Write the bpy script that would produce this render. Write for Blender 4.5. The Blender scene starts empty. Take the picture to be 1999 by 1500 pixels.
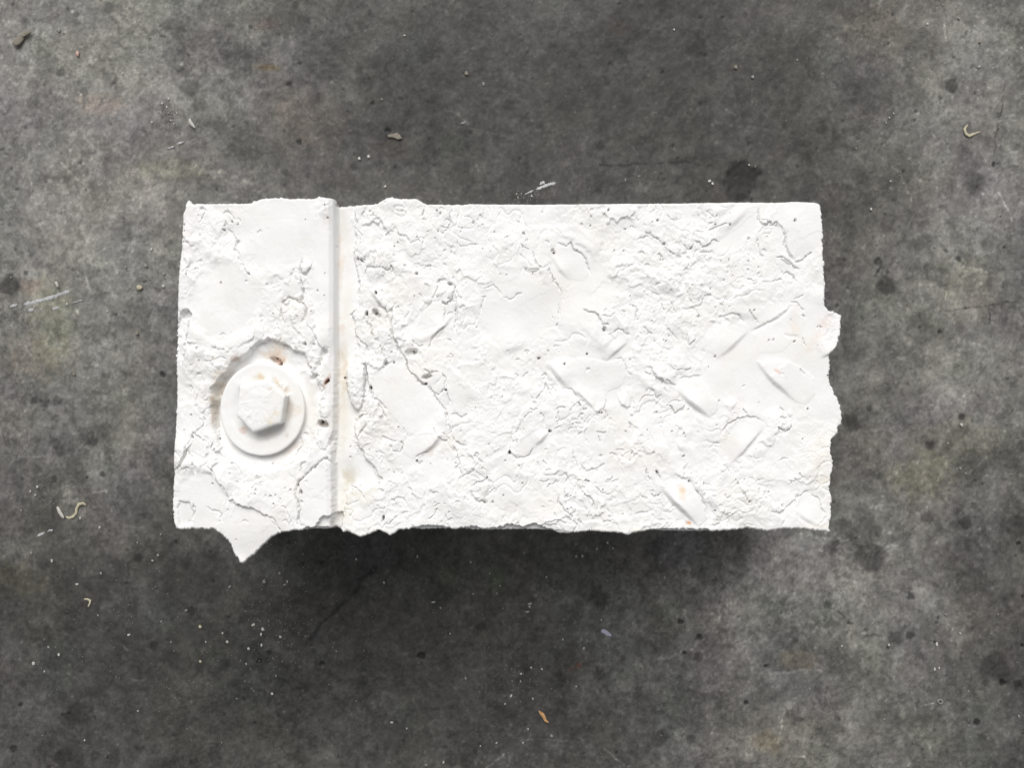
import bpy, math, random
import numpy as np
from mathutils import Vector

# ------------------------------------------------------------------ camera, sky, sun, exposure
P = 0.00025          # metres per photo pixel measured on the top face of the cast
H = 0.120            # height of the cast above the floor
D = 0.470            # camera distance above the top face
scene = bpy.context.scene
COL = scene.collection
cam = bpy.data.cameras.new("camera")
cam_o = bpy.data.objects.new("camera", cam)
COL.objects.link(cam_o)
cam_o.location = (0, 0, H + D)
cam_o.rotation_euler = (0, 0, 0)
cam.sensor_fit = 'HORIZONTAL'
cam.sensor_width = 36
cam.lens = 36 * D / (1999 * P)
cam.clip_start = 0.01
cam.clip_end = 200
scene.camera = cam_o

SUN_ELEV = math.radians(47)
SUN_AZ = math.radians(-6)      # from the top of the picture, a little to the left
world = bpy.data.worlds.new("World")
scene.world = world
world.use_nodes = True
wn, wl = world.node_tree.nodes, world.node_tree.links
wn.clear()
wout = wn.new("ShaderNodeOutputWorld")
wbg = wn.new("ShaderNodeBackground")
sky = wn.new("ShaderNodeTexSky")
sky.sky_type = 'NISHITA'
sky.sun_disc = False
sky.sun_elevation = SUN_ELEV
sky.sun_rotation = SUN_AZ
sky.dust_density = 4.0
sky.ozone_density = 0.6
hsv = wn.new("ShaderNodeHueSaturation")       # grey, clouded-over sky
hsv.inputs['Saturation'].default_value = 0.10
wl.new(sky.outputs[0], hsv.inputs['Color'])
wl.new(hsv.outputs[0], wbg.inputs['Color'])
wbg.inputs['Strength'].default_value = 0.055
wl.new(wbg.outputs[0], wout.inputs['Surface'])

sun = bpy.data.lights.new("sun", 'SUN')
sun.energy = 1.5
sun.angle = math.radians(54)
sun.color = (1.0, 0.985, 0.965)
sun_o = bpy.data.objects.new("sun", sun)
COL.objects.link(sun_o)
sd = Vector((math.sin(SUN_AZ) * math.cos(SUN_ELEV), math.cos(SUN_AZ) * math.cos(SUN_ELEV), math.sin(SUN_ELEV)))
sun_o.rotation_euler = sd.to_track_quat('Z', 'Y').to_euler()
sun_o.location = (0, 0.5, 1.5)

scene.view_settings.view_transform = 'Standard'
scene.view_settings.look = 'None'
scene.view_settings.gamma = 1
scene.view_settings.exposure = 0.70
scene.render.engine = 'CYCLES'
scene.cycles.max_bounces = 8
scene.cycles.diffuse_bounces = 4

rng = np.random.default_rng(11)
random.seed(11)

# ------------------------------------------------------------------ helpers
def top_xy(u, v, z=0.0):
    """photo pixel -> world x,y for a point z metres above the top face"""
    k = P * (D - z) / D
    return (u - 999.5) * k, -(v - 750.0) * k

KF = P * (D + H) / D
def floor_xy(u, v):
    return (u - 999.5) * KF, -(v - 750.0) * KF

def tag(o, label=None, cat=None, group=None, kind=None):
    if label: o['label'] = label
    if cat: o['category'] = cat
    if group: o['group'] = group
    if kind: o['kind'] = kind
    return o

def sstep(a, b, x):
    t = np.clip((x - a) / (b - a), 0, 1)
    return t * t * (3 - 2 * t)

class Noise:
    """smooth lattice noise sampled at arbitrary coordinates"""
    def __init__(self, seed, n=256):
        r = np.random.default_rng(seed)
        self.n = n
        self.a = r.random((n, n), dtype=np.float32) * 2 - 1
    def __call__(self, x, y):
        xi = np.floor(x).astype(np.int64); yi = np.floor(y).astype(np.int64)
        fx = (x - xi).astype(np.float32); fy = (y - yi).astype(np.float32)
        fx = fx * fx * fx * (fx * (fx * 6 - 15) + 10); fy = fy * fy * fy * (fy * (fy * 6 - 15) + 10)
        n = self.n
        x0 = xi % n; x1 = (xi + 1) % n; y0 = yi % n; y1 = (yi + 1) % n
        a = self.a
        return (a[y0, x0] * (1 - fx) + a[y0, x1] * fx) * (1 - fy) + (a[y1, x0] * (1 - fx) + a[y1, x1] * fx) * fy

def fbm(x, y, scale, seed, octv=4, gain=0.5, rot=0.0, stretch=1.0):
    c, s = math.cos(rot), math.sin(rot)
    xr = (x * c + y * s) / scale / stretch
    yr = (-x * s + y * c) / scale
    out = 0; amp = 1; tot = 0
    for i in range(octv):
        out = out + amp * Noise(seed * 17 + i)(xr * 2 ** i + 13.7 * i, yr * 2 ** i + 7.3 * i)
        tot += amp; amp *= gain
    return out / tot * 1.6

def mesh_obj(name, verts, faces, mat, parent=None, smooth=True):
    me = bpy.data.meshes.new(name)
    me.from_pydata([tuple(v) for v in verts], [], faces)
    me.materials.append(mat)
    if smooth:
        me.polygons.foreach_set('use_smooth', [True] * len(me.polygons))
    o = bpy.data.objects.new(name, me)
    COL.objects.link(o)
    if parent: o.parent = parent
    return o

def np_mesh(name, co, quads, mat, parent=None, normals=None, attr=None):
    me = bpy.data.meshes.new(name)
    nv, nf = len(co), len(quads)
    me.vertices.add(nv)
    me.vertices.foreach_set('co', np.ascontiguousarray(co, dtype=np.float32).ravel())
    me.loops.add(nf * 4)
    me.polygons.add(nf)
    me.loops.foreach_set('vertex_index', np.ascontiguousarray(quads, dtype=np.int32).ravel())
    me.polygons.foreach_set('loop_start', np.arange(0, nf * 4, 4, dtype=np.int32))
    me.polygons.foreach_set('loop_total', np.full(nf, 4, dtype=np.int32))
    me.update(calc_edges=True)
    me.polygons.foreach_set('use_smooth', np.ones(nf, dtype=bool))
    if attr is not None:
        a = me.color_attributes.new('tint', 'FLOAT_COLOR', 'POINT')
        buf = np.ones((nv, 4), dtype=np.float32); buf[:, :3] = attr
        a.data.foreach_set('color', buf.ravel())
    me.materials.append(mat)
    if normals is not None:
        me.normals_split_custom_set_from_vertices(np.ascontiguousarray(normals, dtype=np.float32))
    o = bpy.data.objects.new(name, me)
    COL.objects.link(o)
    if parent: o.parent = parent
    return o

# ------------------------------------------------------------------ materials
def new_mat(name):
    m = bpy.data.materials.new(name); m.use_nodes = True
    nt = m.node_tree
    b = nt.nodes['Principled BSDF']
    return m, nt.nodes, nt.links, b

def noise_node(n, l, co, scale, detail=3, rough=0.55):
    t = n.new('ShaderNodeTexNoise')
    t.inputs['Scale'].default_value = scale
    t.inputs['Detail'].default_value = detail
    t.inputs['Roughness'].default_value = rough
    l.new(co, t.inputs['Vector'])
    return t

def plaster_mat(name, use_tint, base=(0.86, 0.858, 0.852)):
    m, n, l, b = new_mat(name)
    tc = n.new('ShaderNodeTexCoord')
    b.inputs['Roughness'].default_value = 0.85
    b.inputs['Specular IOR Level'].default_value = 0.25
    big = noise_node(n, l, tc.outputs['Object'], 45, 4)
    ramp = n.new('ShaderNodeValToRGB')
    ramp.color_ramp.elements[0].position = 0.35
    ramp.color_ramp.elements[1].position = 0.62
    ramp.color_ramp.elements[0].color = (base[0] * 0.985, base[1] * 0.972, base[2] * 0.945, 1)
    ramp.color_ramp.elements[1].color = (*base, 1)
    l.new(big.outputs['Fac'], ramp.inputs['Fac'])
    col = ramp.outputs['Color']
    if use_tint:
        at = n.new('ShaderNodeAttribute'); at.attribute_name = 'tint'
        mx = n.new('ShaderNodeMix'); mx.data_type = 'RGBA'; mx.blend_type = 'MULTIPLY'
        mx.inputs[0].default_value = 1
        l.new(col, mx.inputs[6]); l.new(at.outputs['Color'], mx.inputs[7])
        col = mx.outputs[2]
    l.new(col, b.inputs['Base Color'])
    f1 = noise_node(n, l, tc.outputs['Object'], 900, 4, 0.6)
    f2 = noise_node(n, l, tc.outputs['Object'], 2600, 2, 0.6)
    bp1 = n.new('ShaderNodeBump'); bp1.inputs['Strength'].default_value = 0.14; bp1.inputs['Distance'].default_value = 0.0006
    bp2 = n.new('ShaderNodeBump'); bp2.inputs['Strength'].default_value = 0.15; bp2.inputs['Distance'].default_value = 0.0002
    l.new(f1.outputs['Fac'], bp1.inputs['Height']); l.new(f2.outputs['Fac'], bp2.inputs['Height'])
    l.new(bp1.outputs['Normal'], bp2.inputs['Normal']); l.new(bp2.outputs['Normal'], b.inputs['Normal'])
    return m

def simple_mat(name, col, rough=0.8, var=0.25, scale=700):
    m, n, l, b = new_mat(name)
    tc = n.new('ShaderNodeTexCoord')
    t = noise_node(n, l, tc.outputs['Object'], scale, 3)
    r = n.new('ShaderNodeValToRGB')
    r.color_ramp.elements[0].position = 0.3; r.color_ramp.elements[1].position = 0.7
    r.color_ramp.elements[0].color = (*[c * (1 - var) for c in col], 1)
    r.color_ramp.elements[1].color = (*[min(1, c * (1 + var * 0.4)) for c in col], 1)
    l.new(t.outputs['Fac'], r.inputs['Fac']); l.new(r.outputs['Color'], b.inputs['Base Color'])
    b.inputs['Roughness'].default_value = rough
    return m

M_RELIEF = plaster_mat('white_plaster_relief', True)
M_PLAIN = plaster_mat('white_plaster', False)

# ------------------------------------------------------------------ concrete floor
def build_floor():
    du = 2.2
    far = [2.4]
    while far[-1] < 420: far.append(far[-1] + 2.4 + 0.055 * far[-1])
    far = np.array(sorted(far + [600, 1000, 2200, 5000, 12000, 40000], reverse=True), dtype=np.float64)
    u = np.concatenate([-far - 60, np.arange(-60, 2060, du), np.arange(-60, 2060, du)[-1] + far[::-1]])
    v = np.concatenate([-far - 60, np.arange(-60, 1560, du), np.arange(-60, 1560, du)[-1] + far[::-1]])
    U, V = np.meshgrid(u, v)
    wx = U + 22 * fbm(U, V, 60, 301, 3); wy = V + 22 * fbm(U, V, 60, 302, 3)
    L = np.full(U.shape, 0.089)
    # broad light (pale) and shade (dark) painted into the floor colour, ragged edges
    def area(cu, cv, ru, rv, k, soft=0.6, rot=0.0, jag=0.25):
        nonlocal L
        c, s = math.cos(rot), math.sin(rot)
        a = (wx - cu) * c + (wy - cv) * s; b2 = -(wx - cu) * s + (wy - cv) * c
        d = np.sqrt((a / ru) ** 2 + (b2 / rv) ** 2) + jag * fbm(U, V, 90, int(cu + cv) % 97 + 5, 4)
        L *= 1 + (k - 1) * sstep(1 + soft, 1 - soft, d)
    for t in LIGHT_AREAS: area(*t)
    L *= 1 + 0.24 * fbm(U, V, 260, 21, 4) + 0.14 * fbm(U, V, 70, 22, 4) + 0.15 * fbm(U, V, 16, 23, 3) + 0.18 * fbm(U, V, 5.5, 24, 2)
    for (sc, sd_, k, lo, hi) in ((34, 31, -0.15, .25, .32), (21, 32, -0.19, .3, .37), (13, 33, -0.21, .35, .42), (28, 34, .13, .25, .31), (16, 35, .18, .35, .42), (10, 36, .21, .4, .48), (55, 37, -.13, .15, .24)):
        jx = U + sc * .5 * fbm(U, V, sc * .5, sd_ + 60, 3); jy = V + sc * .5 * fbm(U, V, sc * .5, sd_ + 61, 3)
        L *= 1 + k * sstep(lo, hi, fbm(jx, jy, sc, sd_, 3, .6, 1.0 if sd_ % 2 else 2.3, 1.4))
    hueA = fbm(U, V, 120, 41, 3); hueB = fbm(U, V, 100, 42, 3)
    Z = 0.00025 * fbm(U, V, 60, 51, 2) + 0.00010 * fbm(U, V, 12, 52, 2)
    # pores and dark spots
    def spot(cu, cv, r, k, dep=0.0, soft=0.28):
        nonlocal L, Z
        i0, i1 = np.searchsorted(v, [cv - 2.4 * r - 8, cv + 2.4 * r + 8]); j0, j1 = np.searchsorted(u, [cu - 2.4 * r - 8, cu + 2.4 * r + 8])
        if i1 <= i0 or j1 <= j0: return
        uu, vv = U[i0:i1, j0:j1], V[i0:i1, j0:j1]
        d = np.hypot(uu - cu, vv - cv) / r + 0.35 * fbm(uu, vv, max(5, r * 0.9), int(cu) % 50 + 3, 3)
        w = sstep(1 + soft, 1 - soft, d)
        L[i0:i1, j0:j1] *= 1 + (k - 1) * w
        Z[i0:i1, j0:j1] -= dep * w
    for s_ in SPOTS: spot(s_[0], s_[1], s_[2] * 1.05, s_[3] ** 1.25, *s_[4:])
    r = np.random.default_rng(5)
    for _ in range(420):
        spot(r.uniform(0, 1999), r.uniform(0, 1500), r.uniform(1.5, 3.8), r.uniform(0.42, 0.8), 0.0003)
    for _ in range(90):
        spot(r.uniform(0, 1999), r.uniform(0, 1500), r.uniform(4, 11), r.uniform(0.62, 0.85), 0, 0.45)
    for _ in range(1100):
        spot(r.uniform(0, 1999), r.uniform(0, 1500), r.uniform(1.3, 3.2), r.uniform(1.2, 1.9), 0, .3)
    for _ in range(500):
        spot(r.uniform(0, 1999), r.uniform(0, 1500), r.uniform(3, 7), r.choice([.78, .84, 1.16, 1.22]), 0, .25)
    # scratches and hairlines
    def line(pts, w, k, wob=2.0, ragged=0.5):
        nonlocal L
        for (a, b2) in zip(pts[:-1], pts[1:]):
            lo_u, hi_u = min(a[0], b2[0]) - w * 3 - 8, max(a[0], b2[0]) + w * 3 + 8
            lo_v, hi_v = min(a[1], b2[1]) - w * 3 - 8, max(a[1], b2[1]) + w * 3 + 8
            i0, i1 = np.searchsorted(v, [lo_v, hi_v]); j0, j1 = np.searchsorted(u, [lo_u, hi_u])
            if i1 <= i0 or j1 <= j0: continue
            uu, vv = U[i0:i1, j0:j1], V[i0:i1, j0:j1]
            dx, dy = b2[0] - a[0], b2[1] - a[1]; ll = math.hypot(dx, dy) + 1e-6
            t = np.clip(((uu - a[0]) * dx + (vv - a[1]) * dy) / ll ** 2, 0, 1)
            d = np.hypot(uu - a[0] - t * dx + wob * fbm(uu, vv, 18, 77, 2), vv - a[1] - t * dy + wob * fbm(uu, vv, 18, 78, 2))
            m = sstep(w * 1.25 + 0.8, w * 0.3, d) * np.clip(1 - ragged + ragged * 1.6 * (fbm(uu, vv, 7, 79, 2) + 0.45), 0, 1)
            L[i0:i1, j0:j1] *= 1 + (k - 1) * m
    for t in LINES: line(t[0], t[1] * 1.1, t[2] ** 1.7)
    for _ in range(150):
        cu, cv = r.uniform(0, 1999), r.uniform(0, 1500); an = r.choice([0.25, -0.9, 1.1, 2.2]) + r.normal(0, 0.25); ll = r.uniform(12, 60) * r.choice([1, 1, 2.2])
        line([(cu, cv), (cu + ll * math.cos(an), cv + ll * math.sin(an))], r.uniform(0.7, 1.3), r.choice([1.3, 1.45, 1.6, 0.65]), 2, 0.7)
    L = np.clip(L, 0.012, 0.8)
    ta = 0.03 * hueA + 0.02
    tb = 0.03 * hueB
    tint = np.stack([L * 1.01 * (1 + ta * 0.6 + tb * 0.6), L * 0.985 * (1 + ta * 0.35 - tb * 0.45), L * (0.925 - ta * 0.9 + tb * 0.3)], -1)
    def stain(cu, cv, ru, rv, col, rot=0.0):
        c, s = math.cos(rot), math.sin(rot)
        a = (U - cu) * c + (V - cv) * s; b2 = -(U - cu) * s + (V - cv) * c
        w = sstep(1.5, 0.5, np.sqrt((a / ru) ** 2 + (b2 / rv) ** 2) + 0.35 * fbm(U, V, 14, 91, 3))[..., None]
        tint[:] = tint * (1 + (np.array(col) - 1) * w)
    for t in STAINS: stain(*t)
    # beyond the finely built area only the material's own mottling carries on
    off = np.maximum(np.maximum(-60 - U, U - 2060), np.maximum(-60 - V, V - 1560))
    ow = sstep(0, 330, off)[..., None]
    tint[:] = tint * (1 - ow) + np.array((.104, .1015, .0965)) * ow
    x, y = floor_xy(U, V)
    co = np.stack([x, y, Z * sstep(100, 0, np.maximum(np.abs(U - 1000) - 1060, np.abs(V - 750) - 810))], -1).reshape(-1, 3)
    R, C = U.shape
    idx = np.arange(R * C).reshape(R, C)
    q = np.stack([idx[1:, :-1], idx[1:, 1:], idx[:-1, 1:], idx[:-1, :-1]], -1).reshape(-1, 4)
    m, n, l, b = new_mat('worn_concrete')
    at = n.new('ShaderNodeAttribute'); at.attribute_name = 'tint'
    tc = n.new('ShaderNodeTexCoord')
    f1 = noise_node(n, l, tc.outputs['Object'], 420, 5, 0.68)
    mr = n.new('ShaderNodeMapRange'); mr.inputs['From Min'].default_value = 0.32; mr.inputs['From Max'].default_value = 0.68
    mr.inputs['To Min'].default_value = 0.82; mr.inputs['To Max'].default_value = 1.18
    l.new(f1.outputs['Fac'], mr.inputs['Value'])
    mx = n.new('ShaderNodeMix'); mx.data_type = 'RGBA'; mx.blend_type = 'MULTIPLY'; mx.inputs[0].default_value = 1
    l.new(at.outputs['Color'], mx.inputs[6]); l.new(mr.outputs['Result'], mx.inputs[7])
    f2 = noise_node(n, l, tc.outputs['Object'], 1500, 3, 0.7)
    mr3 = n.new('ShaderNodeMapRange'); mr3.inputs['From Min'].default_value = 0.35; mr3.inputs['From Max'].default_value = 0.65
    mr3.inputs['To Min'].default_value = 0.87; mr3.inputs['To Max'].default_value = 1.13
    l.new(f2.outputs['Fac'], mr3.inputs['Value'])
    mx2 = n.new('ShaderNodeMix'); mx2.data_type = 'RGBA'; mx2.blend_type = 'MULTIPLY'; mx2.inputs[0].default_value = 1
    l.new(mx.outputs[2], mx2.inputs[6]); l.new(mr3.outputs['Result'], mx2.inputs[7])
    f4 = noise_node(n, l, tc.outputs['Object'], 38, 5, 0.6)
    mr4 = n.new('ShaderNodeMapRange'); mr4.inputs['From Min'].default_value = 0.3; mr4.inputs['From Max'].default_value = 0.7
    mr4.inputs["To Min"].default_value = 0.9; mr4.inputs["To Max"].default_value = 1.1
    l.new(f4.outputs['Fac'], mr4.inputs['Value'])
    mx4 = n.new('ShaderNodeMix'); mx4.data_type = 'RGBA'; mx4.blend_type = 'MULTIPLY'; mx4.inputs[0].default_value = 1
    l.new(mx2.outputs[2], mx4.inputs[6]); l.new(mr4.outputs['Result'], mx4.inputs[7])
    l.new(mx4.outputs[2], b.inputs['Base Color'])
    f3 = noise_node(n, l, tc.outputs['Object'], 60, 4)
    mr2 = n.new('ShaderNodeMapRange'); mr2.inputs['To Min'].default_value = 0.42; mr2.inputs['To Max'].default_value = 0.75
    l.new(f3.outputs['Fac'], mr2.inputs['Value']); l.new(mr2.outputs['Result'], b.inputs['Roughness'])
    b.inputs['Specular IOR Level'].default_value = 0.35
    bp = n.new('ShaderNodeBump'); bp.inputs['Strength'].default_value = 0.3; bp.inputs['Distance'].default_value = 0.0004
    l.new(f1.outputs['Fac'], bp.inputs['Height']); l.new(bp.outputs['Normal'], b.inputs['Normal'])
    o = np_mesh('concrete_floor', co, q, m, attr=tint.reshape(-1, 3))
    tag(o, 'worn grey concrete floor with pores, scratches and dark blotches', kind='structure')
    return o

# painted floor light and shade: cu, cv, ru, rv, gain, soft, rot, jag
LIGHT_AREAS = [
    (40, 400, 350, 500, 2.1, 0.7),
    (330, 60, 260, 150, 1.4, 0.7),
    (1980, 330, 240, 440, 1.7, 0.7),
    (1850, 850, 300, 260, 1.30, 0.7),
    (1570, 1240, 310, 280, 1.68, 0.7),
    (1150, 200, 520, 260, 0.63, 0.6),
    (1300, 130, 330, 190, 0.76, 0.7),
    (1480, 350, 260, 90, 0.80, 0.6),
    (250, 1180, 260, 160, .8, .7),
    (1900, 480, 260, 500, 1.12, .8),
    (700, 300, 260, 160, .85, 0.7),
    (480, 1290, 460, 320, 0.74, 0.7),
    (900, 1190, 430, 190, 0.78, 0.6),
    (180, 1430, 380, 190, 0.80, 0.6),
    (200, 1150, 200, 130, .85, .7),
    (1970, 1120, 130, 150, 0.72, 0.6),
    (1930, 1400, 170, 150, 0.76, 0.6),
    (1400, 1120, 270, 130, 1.65, 0.7),  # paler colour offsets the block's shadow here
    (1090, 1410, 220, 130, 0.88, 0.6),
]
SPOTS = [(565,164,5,.35,.0006),(586,124,3,.5,.0004),(517,86,5,.6),(613,70,7,.65),(722,25,5,.6),(727,202,4,.35,.0005),(757,255,5,.3,.0008),
    (583,278,5,.35,.0006),(690,326,7,.5),(771,325,3.5,.4),(822,1281,7,.25,.0012),(628,1296,5,.3,.0008),(526,1274,5,.4),(505,1293,5,.4,.0006),
    (1329,1214,5.5,.3,.001),(1365,1246,6,.3,.001),(1336,1275,4,.4,.0006),(1363,1284,9,.6),(1495,1302,3.5,.2,.0008),(1457,1373,4,.3,.0006),
    (1350,1446,9,.7),(1614,1182,9,.6),(1779,1167,7,.45,.0006),(1748,1244,15,.62),(1776,1241,9,.45),(1825,1255,3,.2),(1957,1335,6,.3,.001),
    (1940,1305,26,.62),(1986,1338,8,.55),(1908,1412,6,.35,.0006),(1996,1165,3,.2),(1996,1261,4,.2),(1857,168,11,.4),(1835,190,5,.6),
    (1940,320,4.5,.3,.0005),(1730,558,15,.45),(1714,512,7,.45,.0004),(1453,348,30,.36,.0006),(1440,372,22,.42),(1475,335,12,.45),
    (1871,505,6,.35),(1960,483,3,.3),(1835,648,4,.35,.0006),(1797,638,2.5,.3),(20,560,22,.42),(51,533,4,.5),(318,732,5,.3,.0006),(830,107,13,.68),
    (837,270,3,.5),(1360,94,17,.6),(1400,45,9,.7),(1660,826,20,.5),(1697,798,6,.5),(1815,868,8,.45),(1886,1022,11,.5),(1810,1012,11,.6),
    (1978,1030,22,.6),(1989,1062,4,.25,.0006),(1676,1040,34,.62),(1695,1085,30,.6),(1626,1070,14,.65),(1895,915,28,.75),(1878,815,7,.35,.0004),
    (1249,13,5,.5),(1132,128,3,.4),(1367,201,4,.4),(1290,338,3,.35),(1172,284,9,.6),(110,782,9,.6),(66,782,7,.55),(180,862,10,.5),(215,880,14,.7),
    (200,925,6,.4),(105,935,7,.55),(122,865,20,.75),(270,1090,8,.5),(170,932,3,.3),(92,1230,7,.6),(40,1375,4,.35),(27,1462,7,.45),(140,1490,26,.6),
    (330,1145,14,.7),(372,1195,9,.6),(270,1463,8,.6),(360,1100,10,.75),(588,1101,5,.5),(300,1262,8,.6),(150,1400,22,.75),(380,560,14,.8),
    (375,172,18,.7),(345,60,14,.75),(440,105,12,.7),(120,140,9,.7),(165,178,7,.65),(390,205,13,.68),(430,245,14,.72),(470,120,30,.75),(1560,90,26,.8),
    (1700,180,40,.85),(1890,320,30,.7),(1900,360,22,.7),(1800,640,30,.8),(1170,1320,12,.6),(1090,1330,14,.7),(1285,1440,16,.7),(1180,1350,9,.6),
    (860,1160,22,.75),(940,1222,9,.6),(1170,1170,18,.75),(1330,1130,30,1.15),(1405,1190,40,1.2),(1110,200,30,.85),(1640,640,26,.85),(1790,690,20,.8)]
LINES = [
    ([(1815,250),(1838,292)],1.3,1.5),([(1910,290),(1933,333)],1.3,1.5),([(1740,324),(1757,335),(1772,376)],1.4,1.6),([(1785,345),(1810,356)],1.2,1.4),
    ([(1843,35),(1845,80)],1.3,1.5),([(1951,375),(1979,432)],1.4,1.6),([(1772,376),(1784,394)],1.3,1.4),
    ([(1723,1196),(1700,1222),(1684,1237)],1.4,1.6),([(1499,1318),(1550,1312),(1605,1308)],2.2,1.28),
    ([(1963,160),(1956,215),(1947,252),(1941,300)],1.3,.55),([(1835,609),(1880,602),(1940,594),(2010,584)],1.5,.5),([(1929,600),(1933,622),(1938,650)],1.5,.55),
    ([(1170,321),(1260,320),(1330,317),(1392,322)],2.2,.55),([(1290,318),(1360,310)],6,.7),
    ([(85,280),(120,318),(150,350),(178,372)],2.0,1.3),([(390,335),(430,335),(480,355),(515,382)],4.5,1.35),([(420,345),(470,362)],8,1.18),
    ([(597,1258),(620,1232),(635,1210),(660,1190),(690,1160),(702,1145)],4.5,.6),([(703,1133),(735,1110)],5,.6),([(626,1101),(647,1084)],3,.45),
    ([(575,1085),(600,1110)],2,.8),([(1595,1050),(1655,1056)],3.0,1.4),([(1580,1040),(1640,1090),(1700,1120)],2.5,1.3),([(1630,1068),(1700,1060)],3.5,1.3),
    ([(1700,1060),(1760,1072)],3.5,1.25),([(1180,1463),(1203,1483),(1230,1500)],1.8,1.5),([(950,1500),(985,1474)],1.8,1.5),([(1000,1442),(1130,1450)],1.4,1.3),
    ([(1160,1360),(1240,1343)],2,1.3),([(1280,1290),(1350,1270),(1400,1210),(1412,1165)],3.2,1.25),([(1430,1270),(1470,1240)],2,1.3),
    ([(1410,1335),(1425,1332)],1.6,1.5),([(1405,1350),(1430,1347)],1.6,1.5),([(140,505),(157,545)],1.3,1.4),([(165,530),(180,575)],1.3,1.35),
    ([(180,963),(212,957)],1.8,1.45),([(105,975),(180,968)],1.5,.7),([(245,1327),(283,1329)],1.5,1.5),([(240,1260),(250,1270)],1.3,1.6),
    ([(1520,1450),(1530,1385)],1.6,1.5),([(1250,1490),(1345,1420)],2,1.15),([(1815,1395),(1820,1375)],1.6,1.7),([(1806,1379),(1822,1374)],1.4,1.6),
    ([(832,314),(866,278)],1.8,.5),([(900,105),(930,90)],2.4,1.3),([(875,215),(895,225),(915,245)],2.6,1.45),([(890,245),(1000,268)],1.4,1.3),
    ([(1415,215),(1435,225)],1.6,1.6),([(1390,235),(1415,243),(1500,252)],2.6,1.3),([(1410,100),(1455,80)],2.6,1.3),([(568,186),(610,230),(640,252),(680,285)],1.3,.65),
    ([(575,190),(615,232)],2.0,1.25),([(1235,287),(1245,300)],1.4,1.6),([(1245,325),(1240,340)],1.4,1.4),([(1035,230),(1055,260)],1.2,1.35),
    ([(1712,905),(1716,925)],2,.3),([(1670,930),(1700,950)],1.5,1.3),([(1960,925),(1999,928)],1.5,1.4),([(1800,980),(1700,990)],2,1.2),
    ([(1978,800),(1960,815)],1.6,.5),([(1645,1130),(1640,1155)],1.5,1.4),([(1680,1160),(1692,1180)],1.4,1.3),([(1635,1195),(1660,1215)],2,.5),
    ([(1655,1215),(1665,1218)],1.6,.5),([(1540,1480),(1620,1475)],1.8,1.3),([(1750,1410),(1780,1440)],4,1.2),([(1750,1430),(1770,1500)],8,1.2),
    ([(1690,1240),(1720,1243)],1.5,.6),([(1800,533),(1845,560)],6,.72),([(1870,520),(1920,528)],2.0,1.3),([(1880,530),(1930,532)],2.0,1.3),
    ([(1710,536),(1720,510)],3,.5),([(1760,300),(1800,320)],1.4,1.25),([(290,850),(345,900)],1.4,1.2),([(160,770),(200,800)],6,1.12),
]
STAINS = [(522,131,26,6,(1.05,.85,.6),.08),(1128,1300,7,5,(1.4,.75,.6)),(1118,1308,9,2,(1.4,.75,.6)),(60,560,26,14,(1.1,.97,.92)),
    (190,205,45,22,(1.1,1.0,.93)),(520,45,22,14,(1.12,.96,.96)),(600,230,70,60,(1.08,1.0,.97)),(770,290,40,22,(1.1,1.0,.97)),
    (70,700,60,40,(1.08,.99,.95)),(1560,1290,35,18,(1.12,1.04,.9)),(1890,560,50,60,(1.04,1.03,.94)),(1870,860,90,40,(1.04,1.03,.93)),
    (1500,1450,30,20,(1.12,1.05,.9)),(1700,60,60,60,(1.05,1.0,.93)),(340,330,60,20,(1.03,1.05,.93)),(100,620,40,90,(1.03,1.04,.92)),
    (30,1135,60,30,(1.05,1.03,.9)),(1210,52,20,14,(1.14,.97,.92)),(1800,930,60,40,(1.05,1.04,.9)),(880,1130,22,30,(.98,1.06,.88)),(975,1130,22,24,(.96,1.08,.88))]

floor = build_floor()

# ------------------------------------------------------------------ relief of the cast, as a height field
GS = 1.3
gu = np.arange(330, 1656, GS); gv = np.arange(378, 1108, GS)
GU, GV = np.meshgrid(gu, gv)
GU = GU.astype(np.float32); GV = GV.astype(np.float32)
W1 = fbm(GU, GV, 14, 1, 3); W2 = fbm(GU, GV, 14, 2, 3)
W3 = fbm(GU, GV, 5, 3, 2); W4 = fbm(GU, GV, 5, 4, 2)
JU = GU + 3.6 * W1 + 1.6 * W3; JV = GV + 3.6 * W2 + 1.6 * W4
Z = np.zeros_like(GU)              # millimetres above the nominal top face
TINT = np.ones(GU.shape + (3,), dtype=np.float32)

def win(pts, pad):
    us = [p[0] for p in pts]; vs = [p[1] for p in pts]
    j0 = max(0, int((min(us) - pad - gu[0]) / GS)); j1 = min(len(gu), int((max(us) + pad - gu[0]) / GS) + 2)
    i0 = max(0, int((min(vs) - pad - gv[0]) / GS)); i1 = min(len(gv), int((max(vs) + pad - gv[0]) / GS) + 2)
    return slice(i0, i1), slice(j0, j1)

def line_dist(x, y, pts):
    """distance, signed side, and normalised position along the polyline"""
    best = np.full(x.shape, 1e9, dtype=np.float32); side = np.zeros_like(best); along = np.zeros_like(best)
    lens = [math.hypot(b[0] - a[0], b[1] - a[1]) for a, b in zip(pts[:-1], pts[1:])]
    tot = sum(lens); acc = 0
    for (a, b), ll in zip(zip(pts[:-1], pts[1:]), lens):
        dx, dy = b[0] - a[0], b[1] - a[1]
        t = np.clip(((x - a[0]) * dx + (y - a[1]) * dy) / (ll * ll + 1e-9), 0, 1)
        d = np.hypot(x - a[0] - t * dx, y - a[1] - t * dy)
        s = np.sign(dx * (y - a[1]) - dy * (x - a[0]))
        m = d < best
        best[m] = d[m]; side[m] = s[m]; along[m] = ((acc + t * ll) / tot)[m]
        acc += ll
    return best, side, along

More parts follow.
